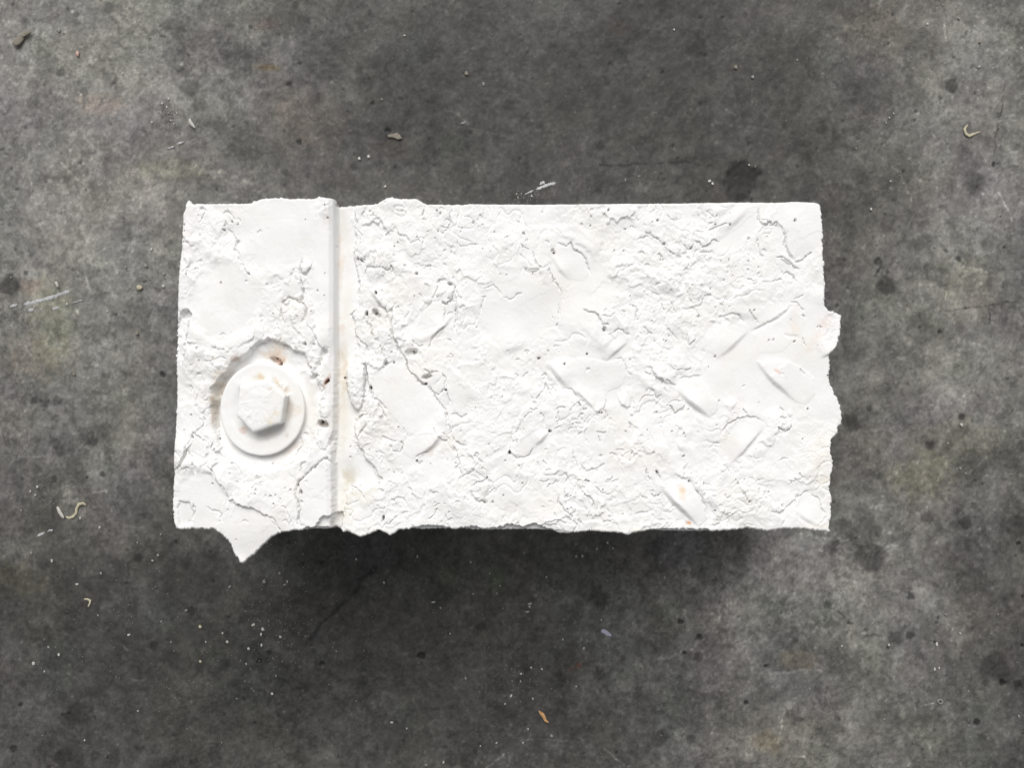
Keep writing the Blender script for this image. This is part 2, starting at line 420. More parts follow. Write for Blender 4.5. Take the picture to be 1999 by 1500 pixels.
def inside(x, y, poly):
    r = np.zeros(x.shape, dtype=bool)
    n = len(poly)
    for i in range(n):
        x1, y1 = poly[i]; x2, y2 = poly[(i + 1) % n]
        if y1 == y2: continue
        c = ((y1 > y) != (y2 > y)) & (x < (x2 - x1) * (y - y1) / (y2 - y1) + x1)
        r ^= c
    return r

def groove(pts, depth=0.9, w=1.8, jag=1.0):
    s = win(pts, 8 + w * 2)
    x = GU[s] + jag * (JU[s] - GU[s]) * 0.6; y = GV[s] + jag * (JV[s] - GV[s]) * 0.6
    d, _, al = line_dist(x, y, pts)
    fade = sstep(0, 0.12, al) * sstep(1, 0.88, al) * 0.75 + 0.25
    var = 0.65 + 0.5 * np.clip(W1[s] + 0.5, 0, 1)
    Z[s] -= depth * fade * var * np.exp(-(d / w) ** 2)

def lip(pts, high, rise=1.0, w=3.0, R=45, jag=0.0, under=0.0):
    """a scarp: the side of the line holding point `high` stands up by rise and sinks back over R px"""
    s = win(pts, R * 2.2)
    x = GU[s] + jag * (JU[s] - GU[s]); y = GV[s] + jag * (JV[s] - GV[s])
    d, sd_, al = line_dist(x, y, pts)
    hx = np.array([[high[0]]], dtype=np.float32); hy = np.array([[high[1]]], dtype=np.float32)
    _, hs, _ = line_dist(hx, hy, pts)
    sg = d * sd_ * float(hs[0, 0])
    ends = np.hypot(0, 0)
    f = sstep(-w * 0.5, w * 0.5, sg) * np.exp(-(np.maximum(sg, 0) / R) ** 1.5)
    # fade past both ends of the line
    tip = np.minimum(np.hypot(x - pts[0][0], y - pts[0][1]), np.hypot(x - pts[-1][0], y - pts[-1][1]))
    e = sstep(-0.05, 0.5, al) * sstep(1.05, 0.5, al) * 1.25 * sstep(R * 1.3, 0, tip - 0.5 * sum(math.hypot(b_[0] - a_[0], b_[1] - a_[1]) for a_, b_ in zip(pts[:-1], pts[1:])) + 0)
    Z[s] += rise * f * e
    if under: Z[s] -= under * np.exp(-((sg + w * 0.6) / (w * 0.6 + 0.6)) ** 2) * e

def patch(poly, dz, w=2.0, jag=1.0, dome=0.0, gate=None):
    """raise or sink a closed outline by dz with an edge about w px wide"""
    s = win(poly, 10 + w)
    x = GU[s] + jag * (JU[s] - GU[s]); y = GV[s] + jag * (JV[s] - GV[s])
    ring = poly + [poly[0]]
    d, _, _ = line_dist(x, y, ring)
    ins = inside(x, y, poly)
    sg = np.where(ins, d, -d)
    f = sstep(-w * 0.5, w * 0.5, sg)
    if gate is not None: f = f * gate[s]
    Z[s] += dz * f
    if dome: Z[s] += dome * np.sqrt(np.clip(sg / 25.0, 0, 1))
    return s, f

def pit(u, v, r, dep, elong=1.0, rot=0.0):
    s = win([(u, v)], r * 3 + 6)
    x = GU[s] + 0.4 * (JU[s] - GU[s]) - u; y = GV[s] + 0.4 * (JV[s] - GV[s]) - v
    c, sn = math.cos(rot), math.sin(rot)
    a = (x * c + y * sn) / elong; b = -x * sn + y * c
    Z[s] -= dep * sstep(1.25, 0.55, np.hypot(a, b) / r)

def tintblob(u, v, ru, rv, col, rot=0.0, amt=1.0, nz=0.5):
    s = win([(u, v)], max(ru, rv) * 2.2 + 5)
    x = GU[s] - u; y = GV[s] - v
    c, sn = math.cos(rot), math.sin(rot)
    a = (x * c + y * sn) / ru; b = (-x * sn + y * c) / rv
    w = sstep(1.6, 0.2, np.hypot(a, b) + nz * W1[s] + 0.4 * nz * W3[s])[..., None] * amt
    TINT[s] *= 1 + (np.array(col, dtype=np.float32) - 1) * w

# smooth-area mask: 0 where the cast is smooth, 1 where it is crumbly
ROUGH = np.ones_like(GU)
def smooth_zone(u, v, ru, rv, rot=0.0, amt=0.9):
    global ROUGH
    c, sn = math.cos(rot), math.sin(rot)
    a = ((JU - u) * c + (JV - v) * sn) / ru; b = (-(JU - u) * sn + (JV - v) * c) / rv
    ROUGH = ROUGH * (1 - amt * sstep(1.15, 0.8, np.hypot(a, b)))
for z_ in [(560,455,95,75),(632,560,22,150),(440,590,70,80),(845,615,55,26,-.75),(795,770,78,58,.75),(820,870,60,34,-.7),(1010,600,75,80),(1130,560,75,70,.7),
           (1150,730,85,55,.5),(1210,675,40,22,-.75),(1370,770,60,40,.8),(1430,670,70,40,-.75),(1490,720,120,90,.2),(1540,640,80,60,-.7),(1590,760,60,110),
           (1450,855,62,32,-.75),(1340,975,60,32,.8),(1582,990,30,34),(1445,430,90,36,-.75),(1560,440,60,70),(500,1040,70,60,.2),(390,980,45,60),(620,970,34,70),
           (518,798,100,112),(676,560,20,190),(676,820,18,150),(700,920,40,34),(1045,865,50,22,-.7),(1120,500,52,28,.7)]:
    smooth_zone(*z_)
ROUGH = ROUGH * (1 - 0.97 * np.exp(-((GU - 658) / 16) ** 4)* (1 - 0.5 * sstep(830, 870, GV) * sstep(652, 640, GU)))
rough_boost = 0.8 * np.exp(-((np.hypot((GU - 520) / 108, (GV - 790) / 128) - 1.08) / .13) ** 2) * (GU < 652) * (GV < 830) + sstep(1.5, 0.3, np.hypot((GU - 740) / 70, (GV - 720) / 230)) + 0.8 * sstep(1.4, 0.3, np.hypot((GU - 1290) / 110, (GV - 560) / 120)) \
    + 0.5 * sstep(1.4, 0.3, np.hypot((GU - 600) / 75, (GV - 680) / 60)) + 0.4 * sstep(1.4, 0.3, np.hypot((GU - 430) / 60, (GV - 480) / 80))

# broad undulation
Z += 0.55 * fbm(GU, GV, 130, 61, 3) + 0.16 * fbm(GU, GV, 42, 62, 2) * (0.35 + 0.65 * ROUGH) + 0.22 * fbm(GU, GV, 26, 63, 2, .5, 1.35, 3.5) * sstep(655, 630, GU) * sstep(700, 640, GV)
# flakes: terraces of a warped noise, in several directions
def flakes(scale, seed, h, lev, edge, rot=0.0, stretch=1.0, mask=1.0, warp=9):
    xx = GU + warp * fbm(GU, GV, scale * 0.55, seed + 500, 3); yy = GV + warp * fbm(GU, GV, scale * 0.55, seed + 501, 3)
    n = fbm(xx, yy, scale, seed, 3, 0.45, rot, stretch) * lev
    fr = n - np.floor(n)
    t = np.floor(n) + sstep(0.5 - edge, 0.5 + edge, fr) - fr     # steps only: ramp back between them
    return h * t * mask
wob = sstep(-0.35, 0.35, fbm(GU, GV, 70, 71, 2)); wob2 = sstep(-0.3, 0.4, fbm(GU, GV, 60, 72, 2)); wob3 = sstep(-0.2, 0.4, fbm(GU, GV, 55, 73, 2))
Z += flakes(52, 81, 0.160, 2.6, 0.035, mask=ROUGH * wob * (0.75 + 0.5 * rough_boost))
Z += flakes(26, 82, 0.075, 2.6, 0.06, 1.05, 1.8, mask=ROUGH * wob2 * (0.6 + 0.9 * rough_boost))
Z += flakes(17, 83, 0.035, 2.5, 0.09, 1.0, 2.4, mask=ROUGH * wob3 * (0.5 + 1.3 * rough_boost), warp=6)
Z += flakes(22, 84, 0.045, 2.4, 0.07, 0.2, 1.5, mask=ROUGH * (1 - wob2) * (0.5 + 1.0 * rough_boost))
def veins(scale, seed, dep, lev, e, rot=0.0, stretch=1.0, mask=1.0, warp=8):
    """thin broken cracks along contour lines of a warped noise"""
    xx = GU + warp * fbm(GU, GV, scale * 0.5, seed + 500, 3); yy = GV + warp * fbm(GU, GV, scale * 0.5, seed + 501, 3)
    n = fbm(xx, yy, scale, seed, 3, 0.45, rot, stretch) * lev
    g1, g0 = np.gradient(n, GS); gm = np.hypot(g0, g1) + 0.012
    fr = n - np.floor(n) - 0.5
    keep = sstep(0.15, 0.5, fbm(GU, GV, scale * 0.8, seed + 700, 2))
    return -dep * np.exp(-(fr / gm / e) ** 2) * keep * mask
def chips(cell, seed, amp, tilt, rot=1.05, stretch=1.5, warp=0.45, mask=1.0, levels=3):
    """overlapping chips: warped cells, each with its own level and tilt, so edges come and go"""
    r = np.random.default_rng(seed)
    wx = GU + cell * warp * fbm(GU, GV, cell * 0.6, seed + 11, 4, 0.6); wy = GV + cell * warp * fbm(GU, GV, cell * 0.6, seed + 12, 4, 0.6)
    c, sn = math.cos(rot), math.sin(rot)
    a = (wx * c + wy * sn) / (cell * stretch); b = (-wx * sn + wy * c) / cell
    n = 128
    jx = r.random((n, n)); jy = r.random((n, n)); hh_ = r.random((n, n)) ** 1.4; tx = r.normal(0, 1, (n, n)); ty = r.normal(0, 1, (n, n)); rad = 0.55 + 0.5 * r.random((n, n))
    ia = np.floor(a).astype(int); ib = np.floor(b).astype(int)
    out = np.zeros(GU.shape)
    for di in (-1, 0, 1):
        for dj in (-1, 0, 1):
            ca, cb = ia + di, ib + dj
            m0, m1 = ca % n, cb % n
            da = a - ca - jx[m0, m1]; db = b - cb - jy[m0, m1]
            d = np.hypot(da, db) / rad[m0, m1]
            h = (hh_[m0, m1] + tilt * (tx[m0, m1] * da + ty[m0, m1] * db)) * sstep(1.0, 1.0 - 2.6 / cell, d)
            out = np.maximum(out, h)
    return amp * out * mask
RB = np.clip(rough_boost, 0, 1.4)
cA = sstep(-0.3, 0.3, fbm(GU, GV, 80, 151, 2)); cB = sstep(-0.3, 0.3, fbm(GU, GV, 70, 152, 2)); cC = sstep(-0.25, 0.35, fbm(GU, GV, 60, 153, 2))
RG = ROUGH ** 0.7
Z_before = Z.copy()
Z += chips(64, 161, 0.75, 0.55, 0.9, 1.3, .5, RG * (0.35 + 0.65 * cA))
Z += chips(31, 162, 0.42, 0.6, 1.1, 1.7, .5, RG * (0.25 + 0.75 * cB) * (0.7 + 0.5 * RB))
Z += chips(18, 163, 0.26, 0.6, 1.0, 1.9, .5, RG * cC * (0.5 + 0.9 * RB))
Z += chips(26, 164, 0.28, 0.6, 0.1, 1.6, .5, RG * (1 - cC) * (0.45 + 0.6 * RB))
Z += chips(11, 165, 0.24, 0.5, 0.8, 1.3, .5, RG * np.clip(RB - 0.15, 0, 1.2))
dZ = Z - Z_before
for _ in range(2):
    dZ[1:-1, 1:-1] = 0.5 * dZ[1:-1, 1:-1] + 0.125 * (dZ[:-2, 1:-1] + dZ[2:, 1:-1] + dZ[1:-1, :-2] + dZ[1:-1, 2:])
Z = Z_before + dZ
Z += veins(70, 141, 0.35, 1.6, 1.2, mask=ROUGH)
Z += 0.035 * ROUGH * fbm(GU, GV, 9, 85, 3, 0.6) * (0.6 + 1.2 * rough_boost) + 0.012 * fbm(GU, GV, 5, 86, 2)
Z += 0.16 * np.maximum(rough_boost - 0.3, 0) * ROUGH * fbm(GU, GV, 12, 87, 3, 0.6)
# fine brush ripples
rip = np.sin((GU * 0.25 + GV * 0.97 + 7 * W1 + 22 * fbm(GU, GV, 80, 88, 2)) * 2 * math.pi / 7.5)
Z += 0.06 * rip * (sstep(1.4, 0.4, np.hypot((GU - 955) / 60, (GV - 815) / 60)) + sstep(1.4, 0.4, np.hypot((GU - 1590) / 45, (GV - 870) / 40)) + 0.7 * sstep(1.4, .4, np.hypot((GU - 840) / 90, (GV - 510) / 20)))

# ---- left strip stands above the groove, the groove above nothing: levels
strip_edge = np.interp(gv, [378, 400, 660, 700, 880, 900, 1010, 1022, 1110], [654, 655, 655, 656, 652, 650, 651, 646, 644]).astype(np.float32)[:, None]
low = sstep(840, 860, GV) * sstep(905, 885, GV)
se = strip_edge + low * 3.5 * W1 - low * 3 + sstep(700, 720, GV) * 0.5 * W4
WL = fbm(GU, GV, 90, 401, 2)
Z += 2.3 * sstep(7 + 5 * WL, -3.5, GU - se + 1.5 * WL) + 0.5 * sstep(-4, -12, GU - se)
Z += 0.9 * sstep(-40, -14, GU - se) * sstep(2, -12, GU - se) * sstep(700, 640, GV)
groove_poly = [(630,380),(695,385),(694,420),(696,470),(690,500),(695,520),(702,556),(699,590),(689,618),(695,650),(703,680),(690,705),(678,728),(680,760),(690,795),
    (702,806),(690,830),(700,870),(709,886),(722,904),(738,922),(746,938),(742,948),(718,952),(712,962),(702,944),(690,948),(682,960),(674,975),(672,1000),(667,1020),(664,1050),(630,1050)]
s, f = patch(groove_poly, -1.5, 3.0, 0.8, 0, sstep(-6, 9, GU - se))
Z += -(1.7 + 0.9 * WL) * np.exp(-np.maximum(GU - se, 0) / (13 + 8 * WL)) * sstep(-3, 6, GU - se)

# ---- recess round the bolt
rec = [(424,850),(416,830),(411,800),(416,780),(414,758),(440,728),(458,704),(486,690),(510,667),(526,662),(542,664),(570,678),(596,690),(601,710),(618,728),(628,752),
       (628,800),(622,850),(600,895),(560,915),(500,925),(455,900),(432,880)]
s = win(rec, 30)
rx = GU[s] + 3.0 * W1[s] + 0.5 * W3[s]; ry = GV[s] + 3.0 * W2[s] + 0.5 * W4[s]
d, _, _ = line_dist(rx, ry, rec + [rec[0]])
sg = np.where(inside(rx, ry, rec), d, -d)
ang = np.arctan2(GV[s] - 795, GU[s] - 515)
# the wall is high above and to the left of the bolt and dies away below and to the right
wall = 0.12 + 0.88 * sstep(-0.35, 0.5, np.cos(ang + math.radians(128)))
REC = np.zeros_like(GU); REC[s] = sstep(-1.0, 2.5 + 7.0 * sstep(0.2, 0.9, np.cos(ang + math.radians(165))), sg)
Z[s] -= REC[s] * (2.6 * wall + 0.7 + 2.6 * sstep(0.3, 0.9, np.cos(ang + math.radians(160))))
d2 = np.hypot((GU[s] - 515.5) / 82.0, (GV[s] - 799.5) / 90.5)
Z[s] -= 1.2 * sstep(1.35, 1.05, d2) * (1 - 0.5 * wall)
# tilt of the bed below the washer
Z[s] -= REC[s] * 0.4 * sstep(20, 90, sg)

# ---- treads of the chequered plate (dark slope always on the lower side)
TREADS = {
 'a': [(802,655),(806,632),(822,605),(850,588),(870,586),(888,592),(884,618),(866,640),(842,660),(820,668)],
 'b': [(722,712),(768,706),(792,712),(812,740),(836,764),(862,796),(873,812),(871,830),(850,846),(800,850),(776,822),(748,796),(728,765),(722,740)],
 'c': [(870,832),(876,846),(850,872),(830,888),(805,896),(786,884),(790,862),(812,846)],
 'd': [(1092,478),(1114,474),(1130,488),(1144,506),(1151,534),(1140,548),(1108,545),(1090,528),(1078,506)],
 'e': [(1068,708),(1090,700),(1140,700),(1180,706),(1214,702),(1224,728),(1216,752),(1186,765),(1178,800),(1165,806),(1140,782),(1110,762),(1088,740)],
 'f': [(1184,660),(1196,650),(1208,642),(1222,648),(1228,662),(1222,672),(1200,690),(1184,705),(1172,700),(1174,680)],
 'g': [(1322,762),(1328,744),(1345,737),(1366,740),(1380,756),(1400,786),(1400,800),(1384,815),(1360,800),(1338,780)],
 'h': [(1402,700),(1380,684),(1376,660),(1392,632),(1410,622),(1430,615),(1445,622),(1462,640),(1460,650),(1430,674)],
 'i': [(1477,706),(1520,700),(1560,712),(1590,740),(1592,770),(1575,790),(1552,784),(1520,756),(1496,732)],
 'j': [(1411,846),(1420,828),(1432,820),(1460,813),(1482,818),(1492,828),(1488,842),(1460,872),(1432,902),(1416,908),(1404,890)],
 'k': [(1286,948),(1304,938),(1334,938),(1352,950),(1366,970),(1378,990),(1382,1010),(1364,1026),(1340,1006),(1312,980)],
 'l': [(1550,990),(1556,972),(1576,961),(1592,972),(1604,990),(1612,1020),(1600,1028),(1570,1016),(1554,1004)],
 'm': [(1470,652),(1500,625),(1530,603),(1546,600),(1562,608),(1572,625),(1560,660),(1520,690),(1480,690)],
 'n': [(996,888),(1000,868),(1020,852),(1052,838),(1072,842),(1066,858),(1044,876),(1036,886),(1010,893)],
 'o': [(1390,470),(1400,440),(1440,404),(1470,402),(1474,414),(1450,436),(1412,464),(1396,474)],
}
THICK = dict(a=.5, b=.5, c=.5, d=.3, e=.6, f=.55, g=.7, h=.35, i=.55, j=.5, k=.75, l=.25, m=.3, n=.5, o=.35)
TREAD_ID = np.zeros(GU.shape, dtype=np.int32)
for k_, (key, poly) in enumerate(TREADS.items()):
    s = win(poly, 30)
    jx = GU[s] + 0.45 * (JU[s] - GU[s]); jy = GV[s] + 0.45 * (JV[s] - GV[s])
    d, _, _ = line_dist(jx, jy, poly + [poly[0]])
    ins = inside(jx, jy, poly)
    sg = np.where(ins, d, -d)
    t = THICK[key]
    Z[s] += t * 0.30 * sstep(-1.0, 1.4, sg) + t * 0.2 * sstep(0, 9, sg)
    T = TREAD_ID[s]; T[ins] = k_ + 1; TREAD_ID[s] = T
# the long grey slopes of the treads
for pts, hi, rise, w, R in [
    ([(1068,708),(1090,738),(1112,764)], (1110,725), 1.3, 9, 40), ([(1108,762),(1128,768),(1146,784),(1166,810)], (1160,770), 0.9, 4, 30),
    ([(1160,800),(1168,808)], (1175,795), .8, 6, 14), ([(1078,502),(1092,528),(1112,548)], (1110,510), .7, 8, 30), ([(1182,706),(1202,688),(1226,668)], (1190,680), 1.0, 6, 30),
    ([(1318,758),(1345,786),(1388,820)], (1370,770), 1.7, 10, 40), ([(1398,704),(1430,678),(1464,644)], (1420,660), .8, 8, 40), ([(1474,703),(1500,738),(1556,788)], (1530,730), 1.2, 8, 50),
    ([(1422,910),(1450,884),(1492,834)], (1440,860), 1.0, 6, 35), ([(1284,944),(1312,978),(1366,1030)], (1345,970), 1.8, 9, 45), ([(1405,462),(1438,432),(1468,402)], (1415,430), .8, 10, 40),
    ([(810,898),(845,872),(876,832)], (820,860), 1.3, 7, 40), ([(838,664),(862,646),(886,616)], (840,630), 1.1, 8, 40), ([(1042,872),(1056,862),(1074,842)], (1040,850), 1.1, 7, 28),
    ([(968,696),(1000,684),(1040,664)], (1000,660), .9, 14, 60), ([(1550,996),(1572,1016),(1600,1030)], (1580,990), .7, 8, 30), ([(1600,700),(1616,693),(1634,678)], (1610,670), 1.0, 6, 35),
    ([(1318,856),(1324,872),(1328,888)], (1330,868), .8, 6, 16), ([(1425,806),(1440,782)], (1415,785), .6, 6, 20),
    ([(716,556),(728,575),(748,602),(762,614)], (760,575), 1.2, 7, 30), ([(714,520),(722,548),(728,560)], (740,530), .7, 6, 30)]:
    lip(pts, hi, rise * 0.9, w * 1.2, R * 0.8, 0.10)

# ---- scarps and cracks traced one by one
CR = [
 # strip
 ([(592,508),(588,520),(590,534),(598,538),(606,530),(612,514)],1.2,1.6),([(590,548),(594,560)],1,1.6),([(594,562),(596,576),(590,588)],1.6,3.2),
 ([(552,600),(556,588),(566,582),(580,584),(594,592),(600,602),(600,618),(592,630)],1.5,1.8),([(552,600),(551,614),(556,628)],1.3,1.7),
 ([(600,632),(612,648),(622,668)],.9,1.8),([(460,488),(470,500),(478,524),(492,540)],.6,2.2),([(440,432),(450,448),(466,470),(470,482)],.6,1.6),
 ([(448,414),(462,430)],.7,1.3),([(470,470),(466,480),(464,494)],.8,1.6),([(396,436),(402,418)],.6,1.2),([(362,606),(372,608)],1.2,2.5),
 ([(374,612),(372,640),(366,668),(362,690),(358,708)],1.6,2.4),([(484,674),(496,664),(500,652)],.9,1.5),([(415,678),(430,684),(446,682)],.8,1.5),
 ([(404,708),(420,706),(432,698),(448,700)],.6,1.4),([(368,872),(382,846),(400,830),(404,812)],.9,1.7),([(382,848),(396,856),(408,866),(414,874)],1.0,1.6),
 ([(346,918),(360,904),(370,880),(366,868)],1.3,2.0),([(384,926),(384,912),(378,894),(374,880)],.9,2.2),([(420,880),(432,868),(430,858)],.8,1.5),
 ([(408,908),(420,920),(428,942),(438,952),(446,966),(450,976)],1.0,1.9),([(450,976),(460,976),(468,984),(478,992),(492,990),(510,998),(518,1006),(528,1008)],1.1,1.6),
 ([(528,1008),(538,1014),(548,1030),(552,1036)],.9,1.6),([(404,990),(416,994),(428,996),(436,1002),(436,1012),(428,1020)],.7,1.5),
 ([(382,984),(384,998),(378,1012),(374,1022)],.9,1.6),([(352,980),(362,980),(374,982)],.5,1.6),
 ([(594,1024),(584,1022),(588,1000),(586,982),(580,966),(580,952),(590,938),(604,926),(618,910),(630,898),(642,894),(648,906)],1.7,2.2),
 ([(456,898),(470,914),(474,930)],.7,1.4),([(580,890),(592,872),(590,856)],.6,1.4),([(588,924),(592,906),(600,900)],.8,1.3),
 ([(622,720),(630,700),(640,682)],2.2,5.5),([(612,740),(622,730)],1.5,4.5),([(620,750),(626,770)],1.0,3.5),([(346,880),(356,890),(358,900)],.5,1.5),
 ([(414,876),(420,866)],.8,1.3),([(506,884),(512,900)],.3,2.0),([(560,1000),(570,1012),(572,1020)],.5,1.4),
 # right of groove
 ([(696,430),(698,446),(706,458),(704,470)],.6,1.4),([(710,426),(708,418),(712,412)],.7,1.4),([(697,508),(704,508),(710,514)],1.4,2.0),
 ([(714,522),(722,520),(734,522)],.8,1.4),([(710,540),(714,526),(724,520),(744,522),(758,526),(766,524),(771,538)],.8,1.5),([(702,548),(704,560),(700,578)],.9,1.8),
 ([(786,458),(792,462),(802,474),(810,470),(816,466),(820,474)],.8,1.4),([(776,454),(786,460)],.9,1.4),([(858,442),(866,446),(874,446),(880,436),(878,422)],1.1,1.6),
 ([(828,398),(828,410),(824,422)],1.0,1.7),([(892,468),(896,480),(908,480),(920,476),(934,478)],.6,1.2),([(824,524),(834,520),(844,518)],.8,1.3),
 ([(850,582),(854,562),(858,546),(866,544),(872,550)],1.1,2.6),([(872,552),(880,556),(888,562),(896,578),(904,584)],1.0,2.0),([(862,588),(872,592),(884,588),(886,574)],1.0,1.6),
 ([(888,566),(890,590),(892,620),(888,648)],.9,1.9),([(866,602),(870,612),(868,628)],.7,1.4),([(872,636),(862,642),(850,654),(842,668),(836,680)],1.2,2.2),
 ([(842,588),(836,600),(830,604)],.7,1.3),([(806,664),(812,670),(818,676),(826,672)],.8,1.4),([(766,612),(764,630),(766,650),(770,664),(776,680),(784,694),(792,702)],1.4,2.4),
 ([(736,590),(744,600),(754,604),(756,620),(762,634)],1.3,1.8),([(694,650),(702,664),(710,672),(722,686)],1.3,1.8),([(684,616),(692,604)],1.0,1.6),
 ([(716,628),(726,640),(730,660),(740,668)],1.1,1.6),([(740,672),(746,692),(752,702),(752,714),(744,720)],1.2,1.6),([(720,756),(718,736),(714,718),(706,706)],1.6,1.6),
 ([(713,704),(716,730),(712,776)],1.2,1.6),([(722,762),(730,776),(744,790),(756,800)],1.2,1.7),([(748,722),(758,712),(768,704)],1.0,1.8),
 ([(792,702),(796,722),(800,730),(812,734),(818,744),(824,752),(834,752)],1.6,1.8),([(840,756),(848,774),(862,792),(872,810),(875,830)],1.2,1.8),
 ([(830,722),(840,728),(850,726),(856,728)],1.2,1.5),([(866,730),(870,744),(866,764),(862,770)],1.0,1.8),([(874,768),(880,786)],.8,1.4),
 ([(846,768),(860,772)],.7,1.2),([(880,812),(892,808),(902,814),(914,810)],.7,1.3),([(874,828),(880,850),(888,862)],.9,1.5),
 ([(888,862),(900,868),(908,872)],1.0,1.5),([(886,870),(892,890),(896,904),(892,912),(900,924),(900,938)],1.0,1.9),([(900,934),(910,926),(924,920),(928,914)],.8,1.4),
 ([(928,886),(936,896),(944,906)],.8,1.8),([(852,850),(862,860),(870,862),(874,856),(866,848),(858,846)],.8,1.2),([(846,836),(850,846)],.8,1.1),
 ([(812,894),(820,888),(836,884)],1.0,1.3),([(814,902),(818,906),(826,902)],.8,1.4),([(996,868),(1000,850),(1012,838),(1016,826)],.7,1.3),
 ([(996,876),(996,886),(1006,894),(1020,892),(1036,888),(1042,876)],.9,1.6),([(924,952),(930,944),(940,940),(948,938),(954,946),(956,958)],1.1,1.5),
 ([(921,960),(924,974),(934,980),(944,981),(948,976)],1.1,1.5),([(952,940),(962,944),(962,956),(956,966)],.7,1.6),([(812,972),(802,964),(798,956)],.5,1.4),
 ([(766,982),(774,974),(786,974),(794,984),(796,994)],.5,1.6),([(744,1020),(750,1008)],1.8,1.8),([(752,1024),(762,1022),(770,1012),(776,1006)],.8,1.4),
 ([(836,1014),(846,1008),(852,1002),(854,994)],.7,1.3),([(868,1004),(874,1018),(884,1014)],.6,1.2),([(756,940),(770,946),(776,952)],.5,1.3),
 ([(686,948),(696,954),(706,968),(714,976)],.8,1.4),([(698,824),(706,812),(716,806)],1.1,1.6),([(700,856),(708,838),(716,832)],1.0,1.7),([(738,790),(748,806),(752,816)],1.3,1.7),
 ([(745,850),(758,856),(768,864),(776,862)],.8,1.8),([(760,872),(766,882),(780,884)],.9,1.5),([(782,862),(788,872),(782,886)],.8,1.4),
 # upper middle
 ([(1018,478),(1026,486),(1032,490)],.8,1.3),([(1020,420),(1024,440),(1038,448)],.4,1.2),([(1038,490),(1044,508),(1052,520),(1058,524),(1068,520)],1.0,1.6),
 ([(1068,520),(1074,532),(1082,546),(1092,560),(1096,576),(1100,586)],1.0,1.6),([(1032,528),(1026,526),(1030,532),(1048,530),(1056,526)],.6,1.3),
 ([(1091,476),(1103,480),(1114,474),(1122,486),(1134,496),(1142,506),(1148,524),(1152,536)],1.1,1.5),([(1092,594),(1092,610),(1090,626),(1087,640)],.6,1.4),
 ([(984,580),(996,586),(1006,578),(1012,572),(1020,574)],.7,1.3),([(946,562),(954,560),(964,556),(972,566),(978,576)],.6,1.3),([(940,582),(948,580),(940,594),(940,610)],.7,1.3),
 ([(1136,602),(1150,610),(1164,612),(1170,620),(1174,636),(1182,650)],.8,1.4),([(1178,648),(1180,640)],1.3,3),([(1186,658),(1196,650),(1206,642),(1214,644),(1224,652),(1230,656)],1.0,1.4),
 ([(1176,618),(1190,618),(1200,610)],.7,1.3),([(1230,596),(1240,600),(1244,612),(1240,624),(1248,628)],.9,1.5),([(1212,606),(1222,610)],.8,1.3),([(1256,640),(1264,646),(1266,654)],.8,1.3),
 ([(1258,454),(1270,456),(1280,464),(1286,470)],1.0,1.8),([(1244,470),(1250,462),(1262,464)],.8,1.4),([(1294,474),(1300,480),(1306,492),(1318,500),(1332,502)],1.0,1.5),
 ([(1282,500),(1286,494),(1292,500),(1290,508),(1298,506)],1.0,1.5),([(1300,418),(1308,428),(1318,432),(1320,424)],.7,1.5),([(1240,424),(1248,432)],.5,1.2),
 ([(1256,570),(1266,566),(1276,572),(1290,576)],.6,1.3),([(1334,480),(1344,486),(1354,482)],.8,1.3),([(1356,472),(1364,474),(1370,482),(1380,478),(1392,468),(1402,474)],1.1,1.5),
 ([(1364,492),(1376,494),(1390,492),(1394,500)],.8,1.3),([(1352,506),(1356,492),(1364,488)],.6,1.3),([(1382,454),(1396,444),(1410,438),(1426,436)],.8,1.2),([(1356,452),(1372,454)],.5,1.2),
 ([(1480,408),(1480,426),(1486,438),(1498,440),(1502,434),(1508,440),(1516,436),(1524,442)],1.1,1.6),([(1486,430),(1496,430),(1500,438)],.8,1.4),([(1486,440),(1488,450)],.6,1.3),
 ([(1530,448),(1534,464),(1532,478),(1542,498),(1552,510)],1.0,1.7),([(1553,512),(1564,510),(1574,500),(1586,496)],1.1,1.5),([(1516,502),(1526,502),(1536,508),(1552,522),(1560,526)],1.0,1.4),
 ([(1476,466),(1478,484),(1484,500),(1490,502)],.9,1.7),([(1424,504),(1422,512),(1424,528)],.7,1.3),([(1456,546),(1466,546),(1472,550)],.8,1.5),([(1462,464),(1460,476)],.7,1.3),
 ([(1524,534),(1540,531),(1550,540),(1553,550)],.7,1.3),([(1508,550),(1514,546),(1526,548)],.6,1.5),([(1338,568),(1344,580),(1352,594)],.7,1.2),([(1310,592),(1316,602),(1318,610)],.8,1.5),
 ([(1400,620),(1416,616),(1432,614),(1444,616),(1450,626)],.8,1.4),([(1462,604),(1470,616),(1480,630)],.8,1.5),([(1544,590),(1556,594),(1568,608)],.8,1.5),([(1545,600),(1520,620),(1498,630),(1484,642),(1465,648)],.5,3),
 ([(1550,586),(1562,580),(1570,574)],.6,1.3),([(1567,660),(1572,676)],.6,1.4),([(1341,650),(1341,664),(1346,672),(1354,668),(1358,658)],.8,1.3),([(1304,642),(1314,652),(1320,664)],.6,1.4),
 ([(1290,590),(1294,600),(1296,612)],.6,1.3),([(1310,716),(1320,724),(1348,720)],.5,1.3),([(1336,720),(1344,724),(1350,718)],.9,1.2),([(1328,742),(1336,736),(1352,736),(1370,734)],.7,1.4),
 ([(1264,718),(1274,724),(1276,734),(1290,742),(1294,752)],1.4,2.2),([(1256,728),(1264,734),(1272,732)],.9,1.5),([(1300,742),(1310,748),(1320,756)],1.2,2.0),([(1306,790),(1316,806),(1328,802),(1338,790)],.9,1.2),
 ([(1306,788),(1322,782),(1336,784)],.6,1.2),([(1272,754),(1276,770),(1284,780),(1294,770)],.8,1.3),([(1246,788),(1254,780),(1264,772),(1276,772)],.7,1.3),([(1294,758),(1300,766)],.7,1.3),
